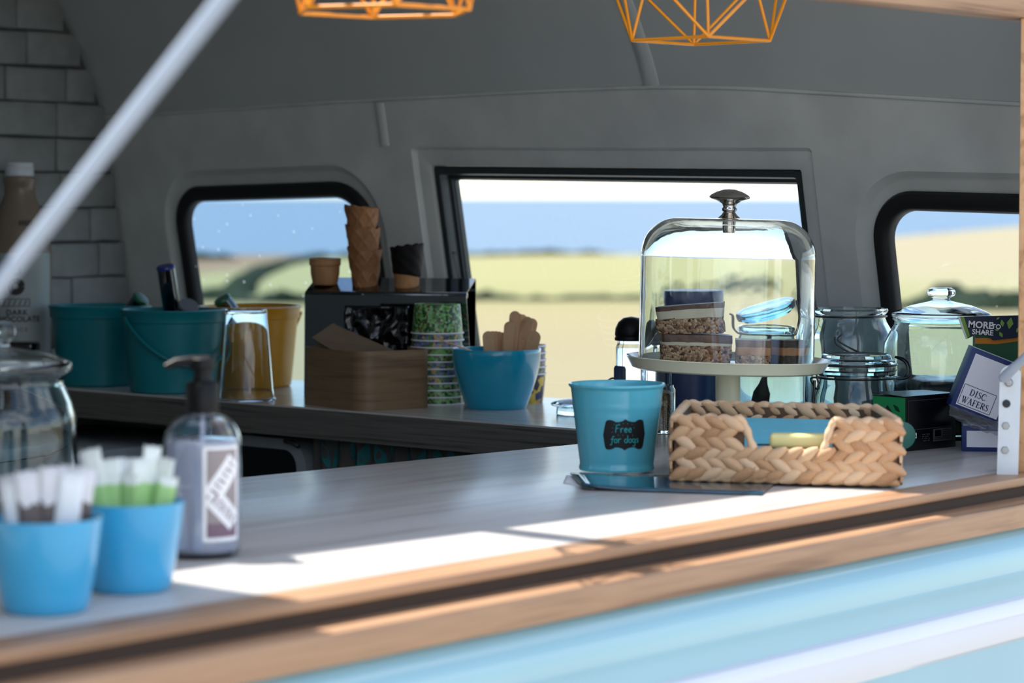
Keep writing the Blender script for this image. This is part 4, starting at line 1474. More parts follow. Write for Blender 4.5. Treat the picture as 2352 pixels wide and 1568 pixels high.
# dark chocolate sauce bottle by the brick wall
sz = at_depth(45, 885, 5.185)
sb_ = thing('sauce_bottle', 'tall dark chocolate sauce bottle with white cap before the brick wall', 'bottle', (sz.x, sz.y, CZ))
SR = 0.062
H = lambda y: EYE - (y - HY) / FP * 5.185
lathe('bottle_body', [(0, 0), (SR - 0.004, 0), (SR, 0.004), (SR, H(575)), (SR * 0.93, H(555)), (0.038, H(470)), (0.030, H(445)), (0.030, H(425)), (0.033, H(420)), (0.033, H(408)), (0.027, H(404)), (0, H(404))], 'sauce_plastic', sb_, 48)
lathe('cap', [(0, H(404)), (0.027, H(404)), (0.0275, H(402)), (0.0275, H(386)), (0.0265, H(384)), (0.0265, H(381)), (0.0272, H(379)), (0.026, H(374)), (0, H(373))], 'white_metal', sb_, 32)
fs = lambda x, y: ((SR + 0.0008) * sin(x / SR), -(SR + 0.0008) * cos(x / SR), y)
fs2 = lambda x, y: ((SR + 0.0014) * sin(x / SR), -(SR + 0.0014) * cos(x / SR), y)
hm = (H(580) + H(850)) / 2
sl = mk('label', *ribbon_v([(-0.085, hm), (0.085, hm)], H(580) - H(850), fs, 0.004), 'sauce_label', sb_, True)
c0 = 0.006
sh = lambda dx, y: (lambda a, c: fs2(a + dx, c + y))
prt = [text_v('DARK', 0.0145, sh(c0, H(720)), bold=0.0004, spacing=1.1), text_v('CHOCOLATE', 0.0145, sh(c0, H(735)), bold=0.0004, spacing=1.05), text_v('SAUCE', 0.010, sh(c0, H(757)), spacing=1.5)]
for a, c in (((-0.028, H(700)), (0.030, H(700))), ((-0.028, H(684)), (0.030, H(684))), ((-0.028, H(700)), (-0.028, H(684))), ((0.030, H(700)), (0.030, H(684)))):
    prt.append(ribbon_v([a, c], 0.0014, fs2))
for q in range(5):
    prt.append(ribbon_v([(-0.02 + q * 0.010, H(698)), (-0.016 + q * 0.010, H(687))], 0.002, fs2))
prt.append(ribbon_v(arc(c0 - 0.002, H(655), 0.011, 0.011, 0, 360, 24), 0.012, fs2))
prt.append(ribbon_v(arc(c0 - 0.002, H(618), 0.006, 0.006, 0, 360, 20), 0.008, fs2))
mk('lettering', *join_parts(prt), 'print_dark', sl)
for q in range(5):
    pass
mk('batch_print', *join_parts([ribbon_v([(0.010 + 0.005 * q, H(517)), (0.010 + 0.005 * q, H(505))], 0.0022, lambda x, y: (0.0545 * sin(x / 0.05), -0.0545 * cos(x / 0.05), y)) for q in range(5)]), 'print_dark', sb_)
# black tray lid left of the buckets
bl = at_depth(85, 800, 4.965)
bx = thing('black_tub', 'black plastic tub behind the lidded canister at far left', 'tub', (bl.x - 0.075, 5.092, CZ), R(-12))
box('tub_body', (0.10, 0.040, 0.062), 'black_plastic', bx, (0, 0, 0), None, 0.008, 3)
box('tub_lid', (0.11, 0.046, 0.020), 'black_gloss', bx, (0, 0, 0.0625), None, 0.006, 3)

# steel cone stand
ca = R(-15)
cs = thing('cone_stand', 'mirror-polished steel cone display stand holding wafer cones', 'cone stand', (-0.371, 4.765, CZ), ca)
CL, CD, CHt, CB = 0.300, 0.10, 0.190, 0.212
def sheet_v(poly, th):
    n = len(poly)
    P = [Vector(p) for p in poly]
    nr = (P[1] - P[0]).cross(P[-1] - P[0]).normalized() * th
    V = [tuple(p) for p in P] + [tuple(p - nr) for p in P]
    return V, [tuple(range(n)), tuple(range(n, 2 * n))] + [(i, (i + 1) % n, n + (i + 1) % n, n + i) for i in range(n)]
mk('front_panel', *sheet_v([(0, 0, 0), (CL + 0.014, 0, 0), (CL, 0.004, CHt - 0.006), (0, 0.004, CHt - 0.006)], -0.0015), 'mirror_steel', cs)
mk('rolled_edge', *tube_v([(0.0, 0.008, CHt - 0.005), (CL, 0.008, CHt - 0.005)], 0.0055, 14), 'mirror_steel', cs, True)
mk('top_panel', *sheet_v([(0.0, 0.006, CHt), (CL, 0.006, CHt), (CL - 0.010, CD, CB), (-0.012, CD, CB)], 0.0015), 'mirror_steel', cs)
mk('back_panel', *sheet_v([(-0.012, CD, CB - 0.002), (CL - 0.010, CD, CB - 0.002), (CL - 0.012, CD + 0.004, 0), (-0.012, CD + 0.004, 0)], -0.0015), 'mirror_steel', cs)
def on_stand(lx, ly, z=0):
    p = Matrix.Rotation(ca, 4, 'Z') @ Vector((lx, ly, z)) + Vector(cs.location)
    return p
def waffle_v(r0, r1, h, ragged, ridge, seed, n=96, m_=26, wrap=True):
    V, Fc = [], []
    rgw = random.Random(seed)
    for side_ in (0, 1):
        for j in range(m_ + 1):
            s = j / m_
            for i in range(n):
                th = 2 * pi * i / n
                top = h * (1 + ragged * (0.5 * sin(th - 0.6) + 0.35 * sin(9 * th + seed) * 0.4 + 0.25 * noise.noise((cos(th) * 3, sin(th) * 3, seed))))
                z = top * s
                r = r0 + (r1 - r0) * s
                if side_ == 0:
                    p = (th * 7 / (2 * pi) + z / h * 2.2) % 1.0
                    q = (th * 7 / (2 * pi) - z / h * 2.2) % 1.0
                    g = max(math.exp(-((min(p, 1 - p)) / 0.075) ** 2), math.exp(-((min(q, 1 - q)) / 0.075) ** 2))
                    r += ridge * g
                else:
                    r -= 0.0022
                V.append((r * cos(th), r * sin(th), z + (0.002 if side_ and j == 0 else 0)))
    k = n * (m_ + 1)
    for s0 in (0, k):
        for j in range(m_):
            for i in range(n):
                a, c = s0 + j * n + i, s0 + j * n + (i + 1) % n
                Fc.append((a, c, c + n, a + n))
        Fc.append(tuple(range(s0, s0 + n)))
    for i in range(n):
        a, c = m_ * n + i, m_ * n + (i + 1) % n
        Fc.append((a, c, k + c, k + a))
    return V, Fc
wp = on_stand(0.097, 0.055, 0.188)
lab3 = ['bottom waffle cone of the tall stack on the steel stand', 'middle waffle cone of the tall stack on the steel stand', 'topmost waffle cone of the tall stack on the steel stand']
for i, (dz, dx) in enumerate(((0, 0), (0.043, -0.0035), (0.078, -0.0065))):
    o = mk('waffle_cone', *waffle_v(0.0195, 0.0305, 0.078 if i == 0 else 0.074, 0.10, 0.0023, i * 3.1 + 1), 'waffle', None, True, (wp.x + dx, wp.y, wp.z + dz + i * 0.0005), (0, R(-1.5), R(40 * i)))
    tag(o, lab3[i], 'cone', 'stacked waffle cones')
sp_ = on_stand(0.022, 0.05, 0.200)
sc_ = lathe('wafer_cup', [(0, 0), (0.020, 0), (0.0225, 0.003), (0.026, 0.02), (0.0265, 0.034), (0.0285, 0.036), (0.0285, 0.046), (0.027, 0.0475), (0.0262, 0.046), (0.024, 0.02), (0.019, 0.004), (0, 0.004)], 'wafer', None, 48, loc=tuple(sp_))
tag(sc_, 'short pale wafer cup left of the waffle cone stack', 'cone')
kp = on_stand(0.176, 0.05, 0.195)
kc = thing('dipped_cone', 'wafer cone dipped in black chocolate, on the steel stand', 'cone', tuple(kp), R(200))
mk('wafer_base', *waffle_v(0.0205, 0.0285, 0.074, 0.10, 0.0009, 2.2), 'wafer', kc, True)
V, Fc = [], []
n, m_ = 72, 14
for j in range(m_ + 1):
    for i in range(n):
        th = 2 * pi * i / n
        top = 0.076 * (1 + 0.12 * (0.5 * sin(th - 0.6) + 0.14 * sin(11 * th)))
        bot = 0.022 + 0.004 * sin(th * 1 + 1.2)
        z = bot + (top - bot) * j / m_
        r = 0.0205 + 0.008 * z / 0.074 + 0.0021 * (1 if 0 < j else 0.4) + 0.0004 * sin(7 * th + 300 * z)
        V.append((r * cos(th), r * sin(th), z))
for j in range(m_):
    for i in range(n):
        a, c = j * n + i, j * n + (i + 1) % n
        Fc.append((a, c, c + n, a + n))
V2 = [(x * 0.82, y * 0.82, z - 0.001) for x, y, z in V[m_ * n:]]
o0 = len(V)
V += V2
for i in range(n):
    a, c = m_ * n + i, m_ * n + (i + 1) % n
    Fc.append((a, c, o0 + (i + 1) % n, o0 + i))
mk('chocolate_coat', V, Fc, 'dark_choc', kc, True)

# rounded wooden box with kraft card
wa = R(35)
wc = Vector(on_top(830, 945))
dx_, dy_ = Vector((cos(wa), sin(wa))), Vector((-sin(wa), cos(wa)))
wb = thing('wooden_box', 'open bentwood box with rounded corners before the steel stand', 'box', (wc.x, wc.y, CZ), wa)
bwx, bwy, bh = 0.146, 0.205, 0.0995
def rrect(w, d, r, off=0.0, n=8):
    out = []
    for cx_, cy_, a0 in ((w - r, r, -90), (w - r, d - r, 0), (r, d - r, 90), (r, r, 180)):
        for i in range(n + 1):
            a = R(a0 + 90 * i / n)
            out.append((cx_ + (r - off) * cos(a), cy_ + (r - off) * sin(a)))
    return out
lo = rrect(bwx, bwy, 0.03)
li = rrect(bwx, bwy, 0.03, 0.004)
loft('box_wall', [[(x, y, z) for x, y in lp] for lp, z in ((lo, 0), (lo, bh), (li, bh), (li, 0.004))], 'box_wood', wb, True, True)
prism('box_floor', li, 0.0005, 0.004, 'box_wood', wb)
kf = thing('kraft_card', 'folded brown kraft card sticking out of the wooden box', 'card', (0, 0, 0))
kq = [at_depth(716, 777, 4.575), at_depth(764, 744, 4.60), at_depth(906, 806, 4.55), at_depth(775, 812, 4.53)]
V, Fc = sheet_v([tuple(q) for q in kq], 0.0015)
mk('front_leaf', V, Fc, 'kraft', kf)
kq2 = [kq[0] + Vector((0.002, 0.006, 0.001)), kq[1] + Vector((0.002, 0.006, 0.001)), kq[1] + Vector((0.055, -0.02, -0.085)), kq[0] + Vector((0.06, -0.012, -0.095))]
mk('back_leaf', *sheet_v([tuple(q) for q in kq2], 0.0012), 'kraft', kf)
# crumpled black bag behind the box
bgp = at_depth(862, 750, 4.612)
bm = bmesh.new()
bmesh.ops.create_grid(bm, x_segments=30, y_segments=30, size=0.5)
for v in bm.verts:
    x, y = v.co.x, v.co.y
    nz_ = noise.noise((x * 7, y * 7, 3)) * 0.010 + abs(noise.noise((x * 14, y * 14, 8))) * 0.008
    v.co = Vector((x * 0.115, nz_ - 0.006, (y + 0.5) * 0.165))
ext = bmesh.ops.extrude_face_region(bm, geom=bm.faces[:])
for g in ext['geom']:
    if isinstance(g, bmesh.types.BMVert):
        g.co.y += 0.012
bb = mkbm('foil_bag', bm, 'foil_black', None, True, (bgp.x, bgp.y + 0.004, CZ + 0.005), (R(-3), 0, ca))
tag(bb, 'crinkled glossy black foil bag standing in the wooden box', 'bag')

# paper tubs
def tub_mesh(name, mat_):
    t = bpy.data.objects.new(name, None)
    t.empty_display_size = 0.02
    COL.objects.link(t)
    lathe('paper_wall', [(0, 0.001), (0.0385, 0.001), (0.0392, 0.0), (0.0398, 0.001), (0.0446, 0.0495), (0.0434, 0.0495), (0.0382, 0.004), (0, 0.004)], mat_, t, 40)
    v, f = tube_v([(0.0452 * cos(2 * pi * i / 40), 0.0452 * sin(2 * pi * i / 40), 0.0500) for i in range(40)], 0.0014, 8, True)
    mk('rolled_rim', v, f, 'paper_white', t, True)
    return t
pr1 = [tub_mesh('paper_tub', 'tub_green'), tub_mesh('paper_tub', 'tub_purple'), tub_mesh('paper_tub', 'tub_yellow')]
used = [0, 0, 0]
def tub(kind, loc, flip, label, grp, rz):
    o = pr1[kind] if not used[kind] else copy_tree(pr1[kind])
    used[kind] += 1
    o.location = loc
    o.rotation_euler = (pi if flip else 0, 0, rz)
    tag(o, label, 'tub', grp)
s1 = base(1004, 932, 0.0465)
for i in range(11):
    kind = 0 if i in (0, 3, 4, 8, 9, 10) else 1
    tub(kind, (s1[0] + 0.0006 * sin(i * 2.1), s1[1], CZ + 0.0515 + 0.0122 * (10 - i)), True, 'patterned paper tub, %s from the top of the upside-down tub stack' % ORD[i], 'upside-down paper tubs', i * 0.9)
s2 = base(1195, 927, 0.044)
for i in range(5):
    kind = 2 if i == 4 else 1
    tub(kind, (s2[0], s2[1], CZ + 0.0122 * (4 - i)), False, 'paper tub, %s from the top of the stack right of the stick bowl' % ORD[i], 'upright paper tubs', i * 1.3)

# blue bowl of wooden sticks
sbz = base(1140, 942, 0.05)
bw = thing('stick_bowl', 'glossy blue bowl holding flat wooden sticks', 'bowl', sbz)
pr_ = [(0, 0.001), (0.048, 0.001), (0.050, 0.0), (0.0515, 0.001)]
for i in range(1, 13):
    s = i / 12
    pr_.append((0.0515 + 0.0245 * sin(pi / 2 * s) ** 1.1, 0.001 + 0.099 * s))
pr_ += [(0.0752, 0.1012), (0.0738, 0.1)]
for i in range(11, 0, -1):
    s = i / 12
    pr_.append((0.0515 + 0.0245 * sin(pi / 2 * s) ** 1.1 - 0.0025, 0.001 + 0.099 * s))
pr_ += [(0.047, 0.004), (0, 0.004)]
lathe('bowl_wall', pr_, 'bowl_blue', bw, 72)
def stick_v(ln, w, th):
    out = [(-w / 2 * 0.8, 0), (w / 2 * 0.8, 0), (w * 0.44, ln * 0.5)]
    out += [(w / 2 * cos(R(a)), ln - w / 2 + w / 2 * sin(R(a))) for a in range(0, 181, 20)]
    out += [(-w * 0.44, ln * 0.5)]
    n = len(out)
    V = [(x, -th / 2, z) for x, z in out] + [(x, th / 2, z) for x, z in out]
    return V, [tuple(range(n)), tuple(range(n, 2 * n))] + [(i, (i + 1) % n, n + (i + 1) % n, n + i) for i in range(n)]
sticks = []
rgs = random.Random(4)
for i, (px, py, Z, yaw, w) in enumerate([(1121, 760, 4.545, 10, 27), (1131, 760, 4.552, 24, 24), (1139, 760, 4.56, 36, 22), (1147, 761, 4.568, 40, 22), (1155, 763, 4.575, 30, 24), (1163, 766, 4.56, 20, 22), (1171, 738, 4.548, 6, 25), (1184, 714, 4.565, 12, 26), (1194, 720, 4.574, 24, 26), (1202, 722, 4.583, 30, 24), (1213, 727, 4.56, -10, 26), (1224, 731, 4.57, 8, 26), (1230, 760, 4.54, -4, 31)]):
    top = at_depth(px, py, Z)
    foot = Vector((sbz[0] + (px - 1140) / FP * 4.55 * 0.55, sbz[1] + (Z - 4.555) * 0.4, CZ + 0.0055))
    ax = (top - foot)
    if i == 0:
        pass
    o = mk('wooden_stick', *stick_v(ax.length, w / FP * 4.55, 0.0018), 'stick_wood', None, False, tuple(foot), (Matrix.Rotation(R(yaw), 4, 'Z') @ Matrix.Identity(4)).to_euler())
    q = ax.to_track_quat('Z', 'Y')
    o.rotation_euler = (Vector((0, 0, 1)).rotation_difference(ax).to_matrix() @ Matrix.Rotation(R(yaw), 3, 'Z')).to_euler()
    tag(o, 'flat wooden stick, %s from the left in the blue bowl' % ORD[i + 1], 'stick', 'wooden sticks in the bowl')
A, B = at_depth(998, 776, 4.535), at_depth(1100, 812, 4.51)
ax = (A - B)
ls_ = mk('wooden_stick', *stick_v(ax.length, 0.012, 0.0018), 'stick_wood', None, False, tuple(B), None)
ls_.rotation_euler = (Vector((0, 0, 1)).rotation_difference(ax).to_matrix() @ Matrix.Rotation(R(75), 3, 'Z')).to_euler()
tag(ls_, 'wooden stick leaning out to the left over the blue bowl rim', 'stick', 'wooden sticks in the bowl')
# loose glass lid
gl_ = base(1322, 955, 0.032)
gl = thing('loose_glass_lid', 'small shallow glass lid lying on the worktop left of the turquoise pot', 'lid', gl_)
lathe('lid_glass', [(0, 0), (0.031, 0), (0.032, 0.002), (0.031, 0.012), (0.040, 0.0155), (0.041, 0.018), (0.039, 0.020), (0.02, 0.026), (0, 0.027), (0, 0.022), (0.018, 0.021), (0.028, 0.014), (0.028, 0.003), (0, 0.003)], 'pale_glass', gl, 48)

# ================================================================ jars and packets at the right
nv = at_depth(1582, 800, 4.35)
nvt = thing('blue_canister', 'tall plain navy blue canister behind the glass dome', 'canister', (nv.x, nv.y, CZ))
lathe('canister_body', [(0, 0), (0.053, 0), (0.055, 0.002), (0.055, 0.184), (0.0545, 0.186), (0, 0.186)], 'navy_tin', nvt, 56)
lathe('canister_lid', [(0.0545, 0.1855), (0.056, 0.1855), (0.056, 0.203), (0.0545, 0.205), (0, 0.2055), (0, 0.1865)], 'navy_tin', nvt, 56)
def shaker(px, Z, label):
    p = at_depth(px, 800, Z)
    t = thing('sugar_shaker', label, 'shaker', (p.x, p.y, CZ), group='black-topped glass shakers')
    lathe('shaker_glass', [(0, 0), (0.023, 0), (0.0245, 0.003), (0.0245, 0.118), (0.022, 0.124), (0.022, 0.128), (0.0198, 0.128), (0.0198, 0.124), (0.0222, 0.117), (0.0222, 0.005), (0, 0.005)], 'clear_glass', t, 14, sharp=20)
    lathe('shaker_lid', [(0.021, 0.1285), (0.0262, 0.1285), (0.027, 0.132), (0.0255, 0.135), (0.0265, 0.138), (0.0255, 0.148), (0.021, 0.158), (0.013, 0.1645), (0, 0.167)], 'black_plastic', t, 32)
shaker(1450, 4.28, 'glass shaker with black domed lid left of the cake dome')
shaker(1507, 4.22, 'glass shaker with black domed lid seen through the cake dome')
cbp = at_depth(1424, 866, 4.28)
plg = thing('blue_plug', 'small blue plug with black wires leaning beside the left shaker', 'plug', (cbp.x, cbp.y, CZ))
lathe('plug_body', [(0, 0.045), (0.008, 0.046), (0.010, 0.052), (0.010, 0.084), (0.008, 0.088), (0, 0.089)], 'navy_tin', plg, 20)
tube('wire', [(0, 0, 0.06), (-0.012, 0, 0.068), (-0.024, 0.002, 0.055), (-0.03, 0.004, 0.02), (-0.02, 0.004, 0.002), (0, 0.004, 0.0015)], 0.0016, 'black_plastic', plg, 8)
tube('wire', [(0, 0, 0.056), (-0.010, -0.002, 0.06), (-0.018, 0, 0.045), (-0.02, 0, 0.012), (-0.008, 0, 0.0016), (0.0, 0, 0.045)], 0.0014, 'black_plastic', plg, 8)
spk = at_depth(1516, 900, 4.06)
sj = thing('sprinkle_jar', 'small glass jar of dark and orange sprinkles behind the turquoise pot', 'jar', (spk.x, spk.y, CZ))
lathe('jar_glass', [(0, 0), (0.022, 0), (0.0235, 0.002), (0.0235, 0.066), (0.021, 0.070), (0.021, 0.073), (0.0195, 0.073), (0.0195, 0.069), (0.0215, 0.065), (0.0215, 0.005), (0, 0.005)], 'clear_glass', sj, 40)
lathe('sprinkles', [(0, 0.0056), (0.0208, 0.0056), (0.0210, 0.061), (0.012, 0.064), (0, 0.065)], 'sprinkle', sj, 32)
def ring(name, r, z, rad, mat_, parent, a0=0, a1=360, n=40):
    full = abs(a1 - a0) >= 360
    pts = [(r * cos(R(a0 + (a1 - a0) * i / n)), r * sin(R(a0 + (a1 - a0) * i / n)), z) for i in range(n if full else n + 1)]
    return tube(name, pts, rad, mat_, parent, 8, full)
# aqua clip jar with tilted lid behind the dome
aq = at_depth(1772, 800, 4.25)
aj = thing('clip_jar', 'aqua glass clip-top jar with its lid tipped open behind the dome', 'jar', (aq.x, aq.y, CZ))
lathe('jar_body', [(0, 0), (0.05, 0), (0.055, 0.004), (0.0565, 0.012), (0.0565, 0.118), (0.054, 0.130), (0.050, 0.138), (0.050, 0.144), (0.053, 0.147), (0.053, 0.151), (0.050, 0.153), (0.046, 0.153), (0.046, 0.140), (0.051, 0.128), (0.0528, 0.117), (0.0528, 0.014), (0.05, 0.008), (0, 0.008)], 'aqua_pale', aj, 56)
lathe('lid', [(0, -0.004), (0.044, -0.004), (0.045, 0.0), (0.054, 0.001), (0.055, 0.004), (0.055, 0.010), (0.053, 0.0125), (0.04, 0.014), (0, 0.014)], 'aqua_glass', aj, 56, loc=(0.0, 0, 0.172), rot=(R(4), R(-14), 0))
ring('neck_wire', 0.0515, 0.141, 0.0015, 'wire_steel', aj)
tube('bail_wire', [(0.052, -0.012, 0.141), (0.060, -0.012, 0.150), (0.064, -0.010, 0.176), (0.056, -0.008, 0.192), (0.056, 0.010, 0.192), (0.064, 0.012, 0.176), (0.060, 0.012, 0.150), (0.052, 0.012, 0.141)], 0.0014, 'wire_steel', aj, 8)
tube('latch_wire', [(-0.052, -0.01, 0.141), (-0.060, -0.01, 0.150), (-0.061, -0.01, 0.168), (-0.066, 0.0, 0.171), (-0.061, 0.01, 0.168), (-0.060, 0.01, 0.150), (-0.052, 0.01, 0.141)], 0.0014, 'wire_steel', aj, 8)
ld = thing('serving_spoon', 'black serving spoon standing inside the aqua clip jar', 'spoon', (aq.x - 0.022, aq.y - 0.012, CZ + 0.013), rot=(R(4), R(9), 0))
V, Fc = lathe_v([(0, 0), (0.010, 0.002), (0.0145, 0.016), (0.0135, 0.034), (0.007, 0.048), (0.0045, 0.058)], 20)
mk('spoon_bowl', [(x, y * 0.35, z) for x, y, z in V], Fc, 'black_plastic', ld, True)
tube('spoon_handle', [(0, 0, 0.05), (0.001, 0, 0.09), (0.002, 0, 0.128)], 0.0045, 'black_plastic', ld, 10)
# large open clip jar
bj = at_depth(1950, 800, 4.12)
bjt = thing('clip_jar', 'large open glass jar with folded wire clip behind the small clip jar', 'jar', (bj.x, bj.y, CZ))
lathe('jar_body', [(0, 0), (0.062, 0), (0.067, 0.004), (0.069, 0.012), (0.069, 0.140), (0.067, 0.150), (0.058, 0.166), (0.056, 0.172), (0.056, 0.178), (0.0595, 0.181), (0.0605, 0.184), (0.059, 0.187), (0.054, 0.187), (0.052, 0.174), (0.055, 0.163), (0.0635, 0.148), (0.0655, 0.138), (0.0655, 0.014), (0.062, 0.008), (0, 0.008)], 'pale_glass', bjt, 64)
ring('neck_wire', 0.0575, 0.175, 0.0015, 'wire_steel', bjt)
tube('bail_wire', [(-0.02, -0.0685, 0.150), (-0.025, -0.0705, 0.140), (0.004, -0.0708, 0.124), (0.022, -0.0705, 0.118), (0.022, -0.0705, 0.114), (0.0, -0.071, 0.119), (-0.027, -0.0705, 0.134), (-0.03, -0.067, 0.146)], 0.0014, 'wire_steel', bjt, 8)
# closed small clip jar
cj = at_depth(1967, 800, 3.93)
cjt = thing('clip_jar', 'squat closed glass clip-top jar behind the basket beside the cake stand', 'jar', (cj.x, cj.y, CZ))
lathe('jar_body', [(0, 0), (0.058, 0), (0.063, 0.004), (0.065, 0.012), (0.065, 0.045), (0.062, 0.068), (0.057, 0.084), (0.055, 0.090), (0.055, 0.096), (0.058, 0.099), (0.058, 0.103), (0.052, 0.104), (0.051, 0.095), (0.053, 0.084), (0.0585, 0.066), (0.0615, 0.044), (0.0615, 0.014), (0.058, 0.008), (0, 0.008)], 'pale_glass', cjt, 64)
lathe('lid', [(0, 0.098), (0.049, 0.098), (0.0495, 0.1045), (0.058, 0.1045), (0.0585, 0.108), (0.0585, 0.116), (0.057, 0.119), (0.052, 0.121), (0.050, 0.1265), (0.047, 0.128), (0.04, 0.126), (0, 0.125)], 'pale_glass', cjt, 64)
lathe('seal', [(0.0505, 0.1035), (0.0592, 0.1035), (0.0592, 0.1050), (0.0505, 0.1050)], 'wire_steel', cjt, 48, closed=True)
ring('neck_wire', 0.0565, 0.093, 0.0015, 'wire_steel', cjt)
ring('lid_wire', 0.0595, 0.1125, 0.0014, 'wire_steel', cjt)
tube('bail_wire', [(0.056, -0.02, 0.093), (0.064, -0.02, 0.092), (0.074, -0.016, 0.094), (0.078, -0.012, 0.104), (0.074, -0.012, 0.116), (0.066, -0.014, 0.122), (0.055, -0.018, 0.1245)], 0.0016, 'wire_steel', cjt, 8)
tube('bail_wire', [(0.057, -0.012, 0.093), (0.066, -0.012, 0.093), (0.0715, -0.008, 0.098), (0.074, -0.006, 0.106), (0.071, -0.006, 0.115), (0.064, -0.008, 0.120), (0.055, -0.012, 0.1235)], 0.0014, 'wire_steel', cjt, 8)
tube('latch_wire', [(-0.055, -0.018, 0.093), (-0.066, -0.018, 0.094), (-0.069, -0.016, 0.090), (-0.062, -0.02, 0.078), (-0.058, -0.022, 0.079), (-0.0585, -0.021, 0.086), (-0.062, -0.02, 0.104), (-0.061, -0.02, 0.112)], 0.0014, 'wire_steel', cjt, 8)
tube('latch_arm', [(-0.064, -0.02, 0.09), (-0.066, -0.022, 0.06), (-0.073, -0.022, 0.035), (-0.078, -0.02, 0.022)], 0.0022, 'wire_steel', cjt, 8)
# big lidded jar with knob
kj = at_depth(2162, 800, 4.0)
kjt = lidded_jar('glass_jar', 'large glass sweet jar with a domed knob lid in front of the right window', (kj.x, kj.y, CZ),
    [(0, 0), (0.078, 0), (0.084, 0.004), (0.0865, 0.014), (0.0865, 0.125), (0.085, 0.140), (0.076, 0.158), (0.070, 0.167), (0.069, 0.172), (0.072, 0.175), (0.072, 0.178)],
    [(0, 0.172), (0.064, 0.172), (0.065, 0.1785), (0.0725, 0.1785), (0.074, 0.181), (0.0735, 0.184), (0.066, 0.188), (0.045, 0.196), (0.018, 0.202), (0.013, 0.204), (0.0125, 0.207), (0.019, 0.210), (0.0215, 0.214), (0.0205, 0.219), (0.015, 0.2225), (0, 0.223)], 'pale_glass', 0.0035)
V, Fc = lathe_v([(0, 0.0085), (0.075, 0.0085), (0.0815, 0.016), (0.0815, 0.078), (0.07, 0.086), (0.04, 0.088), (0, 0.088)], 48)
V = [(x, y, z + (0.007 * noise.noise((x * 30, y * 30, 1)) if z > 0.07 else 0)) for x, y, z in V]
fill = mk('black_sweets', V, Fc, 'liquorice', None, True, (kj.x, kj.y, CZ))
fill['kind'] = 'stuff'
tag(fill, 'black sweets filling the bottom of the knob-lidded glass jar', 'sweets')
# green and black carton
gA = Vector(on_top(2081, 1037))
ga = math.atan2(0.078, 0.083)
gb = thing('tea_carton', 'green and black printed carton right of the wicker basket', 'carton', (gA.x, gA.y, CZ), ga)
gl_x, gd_y, gh = 0.114, 0.060, 0.0765
gx, gy = gl_x, gd_y
prism('carton_body', [(0, 0), (gx, 0), (gx, gy), (0, gy)], 0.0, gh, 'box_black', gb, 0.0006)
mk('green_end', *sheet_v([(-0.0004, 0.001, 0.0008), (-0.0004, gy - 0.001, 0.0008), (-0.0004, gy - 0.001, gh - 0.001), (-0.0004, 0.001, gh - 0.001)], 0.0005), 'box_green', gb)
mk('lid_flap', *sheet_v([(-0.0025, 0.0, gh + 0.0004), (gx, 0, gh + 0.0004), (gx, gy, gh + 0.0012), (-0.0025, gy, gh + 0.004)], -0.0006), 'box_black', gb)
ge = lambda y, z: (-0.0012, y, z)
prt = []
for cy_, cz_, aa in ((0.016, 0.060, 40), (0.048, 0.058, 140), (0.012, 0.044, -30)):
    for s in (-1, 1):
        prt.append(ribbon_v([(cy_ + 0.008 * cos(R(aa + 180)), cz_ + 0.008 * sin(R(aa + 180))), (cy_, cz_), (cy_ + 0.008 * cos(R(aa)), cz_ + 0.008 * sin(R(aa)))], [0.0005, 0.007, 0.0005], ge))
mk('leaf_print', *join_parts(prt), 'box_darkgreen', gb)
mk('diamond_print', [(-0.0014, 0.032, 0.064), (-0.0014, 0.056, 0.036), (-0.0014, 0.032, 0.010), (-0.0014, 0.007, 0.036)], [(0, 1, 2, 3)], 'box_black', gb)
prt = []
for q in range(7):
    y0 = 0.018 + 0.0042 * q
    prt.append(ribbon_v([(y0, 0.034 + 0.003 * (q % 3)), (y0 + 0.004, 0.042 + 0.002 * (q % 2)), (y0 + 0.001, 0.048)], 0.001, lambda y, z: (-0.0017, y, z)))
mk('squiggle_print', *join_parts(prt), 'print_white', gb)
gf_ = lambda x, z: (x, -0.0012, z)
gf2 = lambda x, z: (x, -0.0016, z)
mk('white_tag', *ribbon_v([(0.004, 0.0215), (0.0225, 0.0215)], 0.0075, gf_), 'print_white', gb)
mk('tag_lettering', *join_parts([ribbon_v([(0.0042, 0.0215), (0.0085, 0.0215)], 0.0066, gf2), ribbon_v([(0.0105, 0.0208), (0.021, 0.0208)], 0.0026, gf2)]), 'print_dark', gb)
mk('grey_panel', *ribbon_v([(0.060, 0.0195), (0.103, 0.0195)], 0.018, gf_), 'box_grey', gb)
mk('panel_lines', *join_parts([ribbon_v([(0.064, 0.022), (0.078, 0.022)], 0.009, gf2)] + [ribbon_v([(0.081, 0.026 - 0.0028 * q), (0.101, 0.026 - 0.0028 * q)], 0.0009, gf2) for q in range(4)] + [ribbon_v([(0.062, 0.0155 - 0.0022 * q), (0.101, 0.0155 - 0.0022 * q)], 0.0008, gf2) for q in range(2)]), 'box_black', gb)
mk('batch_code', *join_parts([ribbon_v([(0.035 + 0.0025 * q, 0.013 + 0.003 * r_), (0.0368 + 0.0025 * q, 0.013 + 0.003 * r_)], 0.0016, gf_) for q in range(7) for r_ in range(4) if (q * 3 + r_ * 5) % 4]), 'box_grey', gb)
mk('border_line', *join_parts([ribbon_v([a, c], 0.0006, gf_) for a, c in (((0.004, 0.030), (0.110, 0.030)), ((0.110, 0.030), (0.110, 0.071)), ((0.110, 0.071), (0.004, 0.071)), ((0.004, 0.071), (0.004, 0.030)))]), 'box_grey', gb)

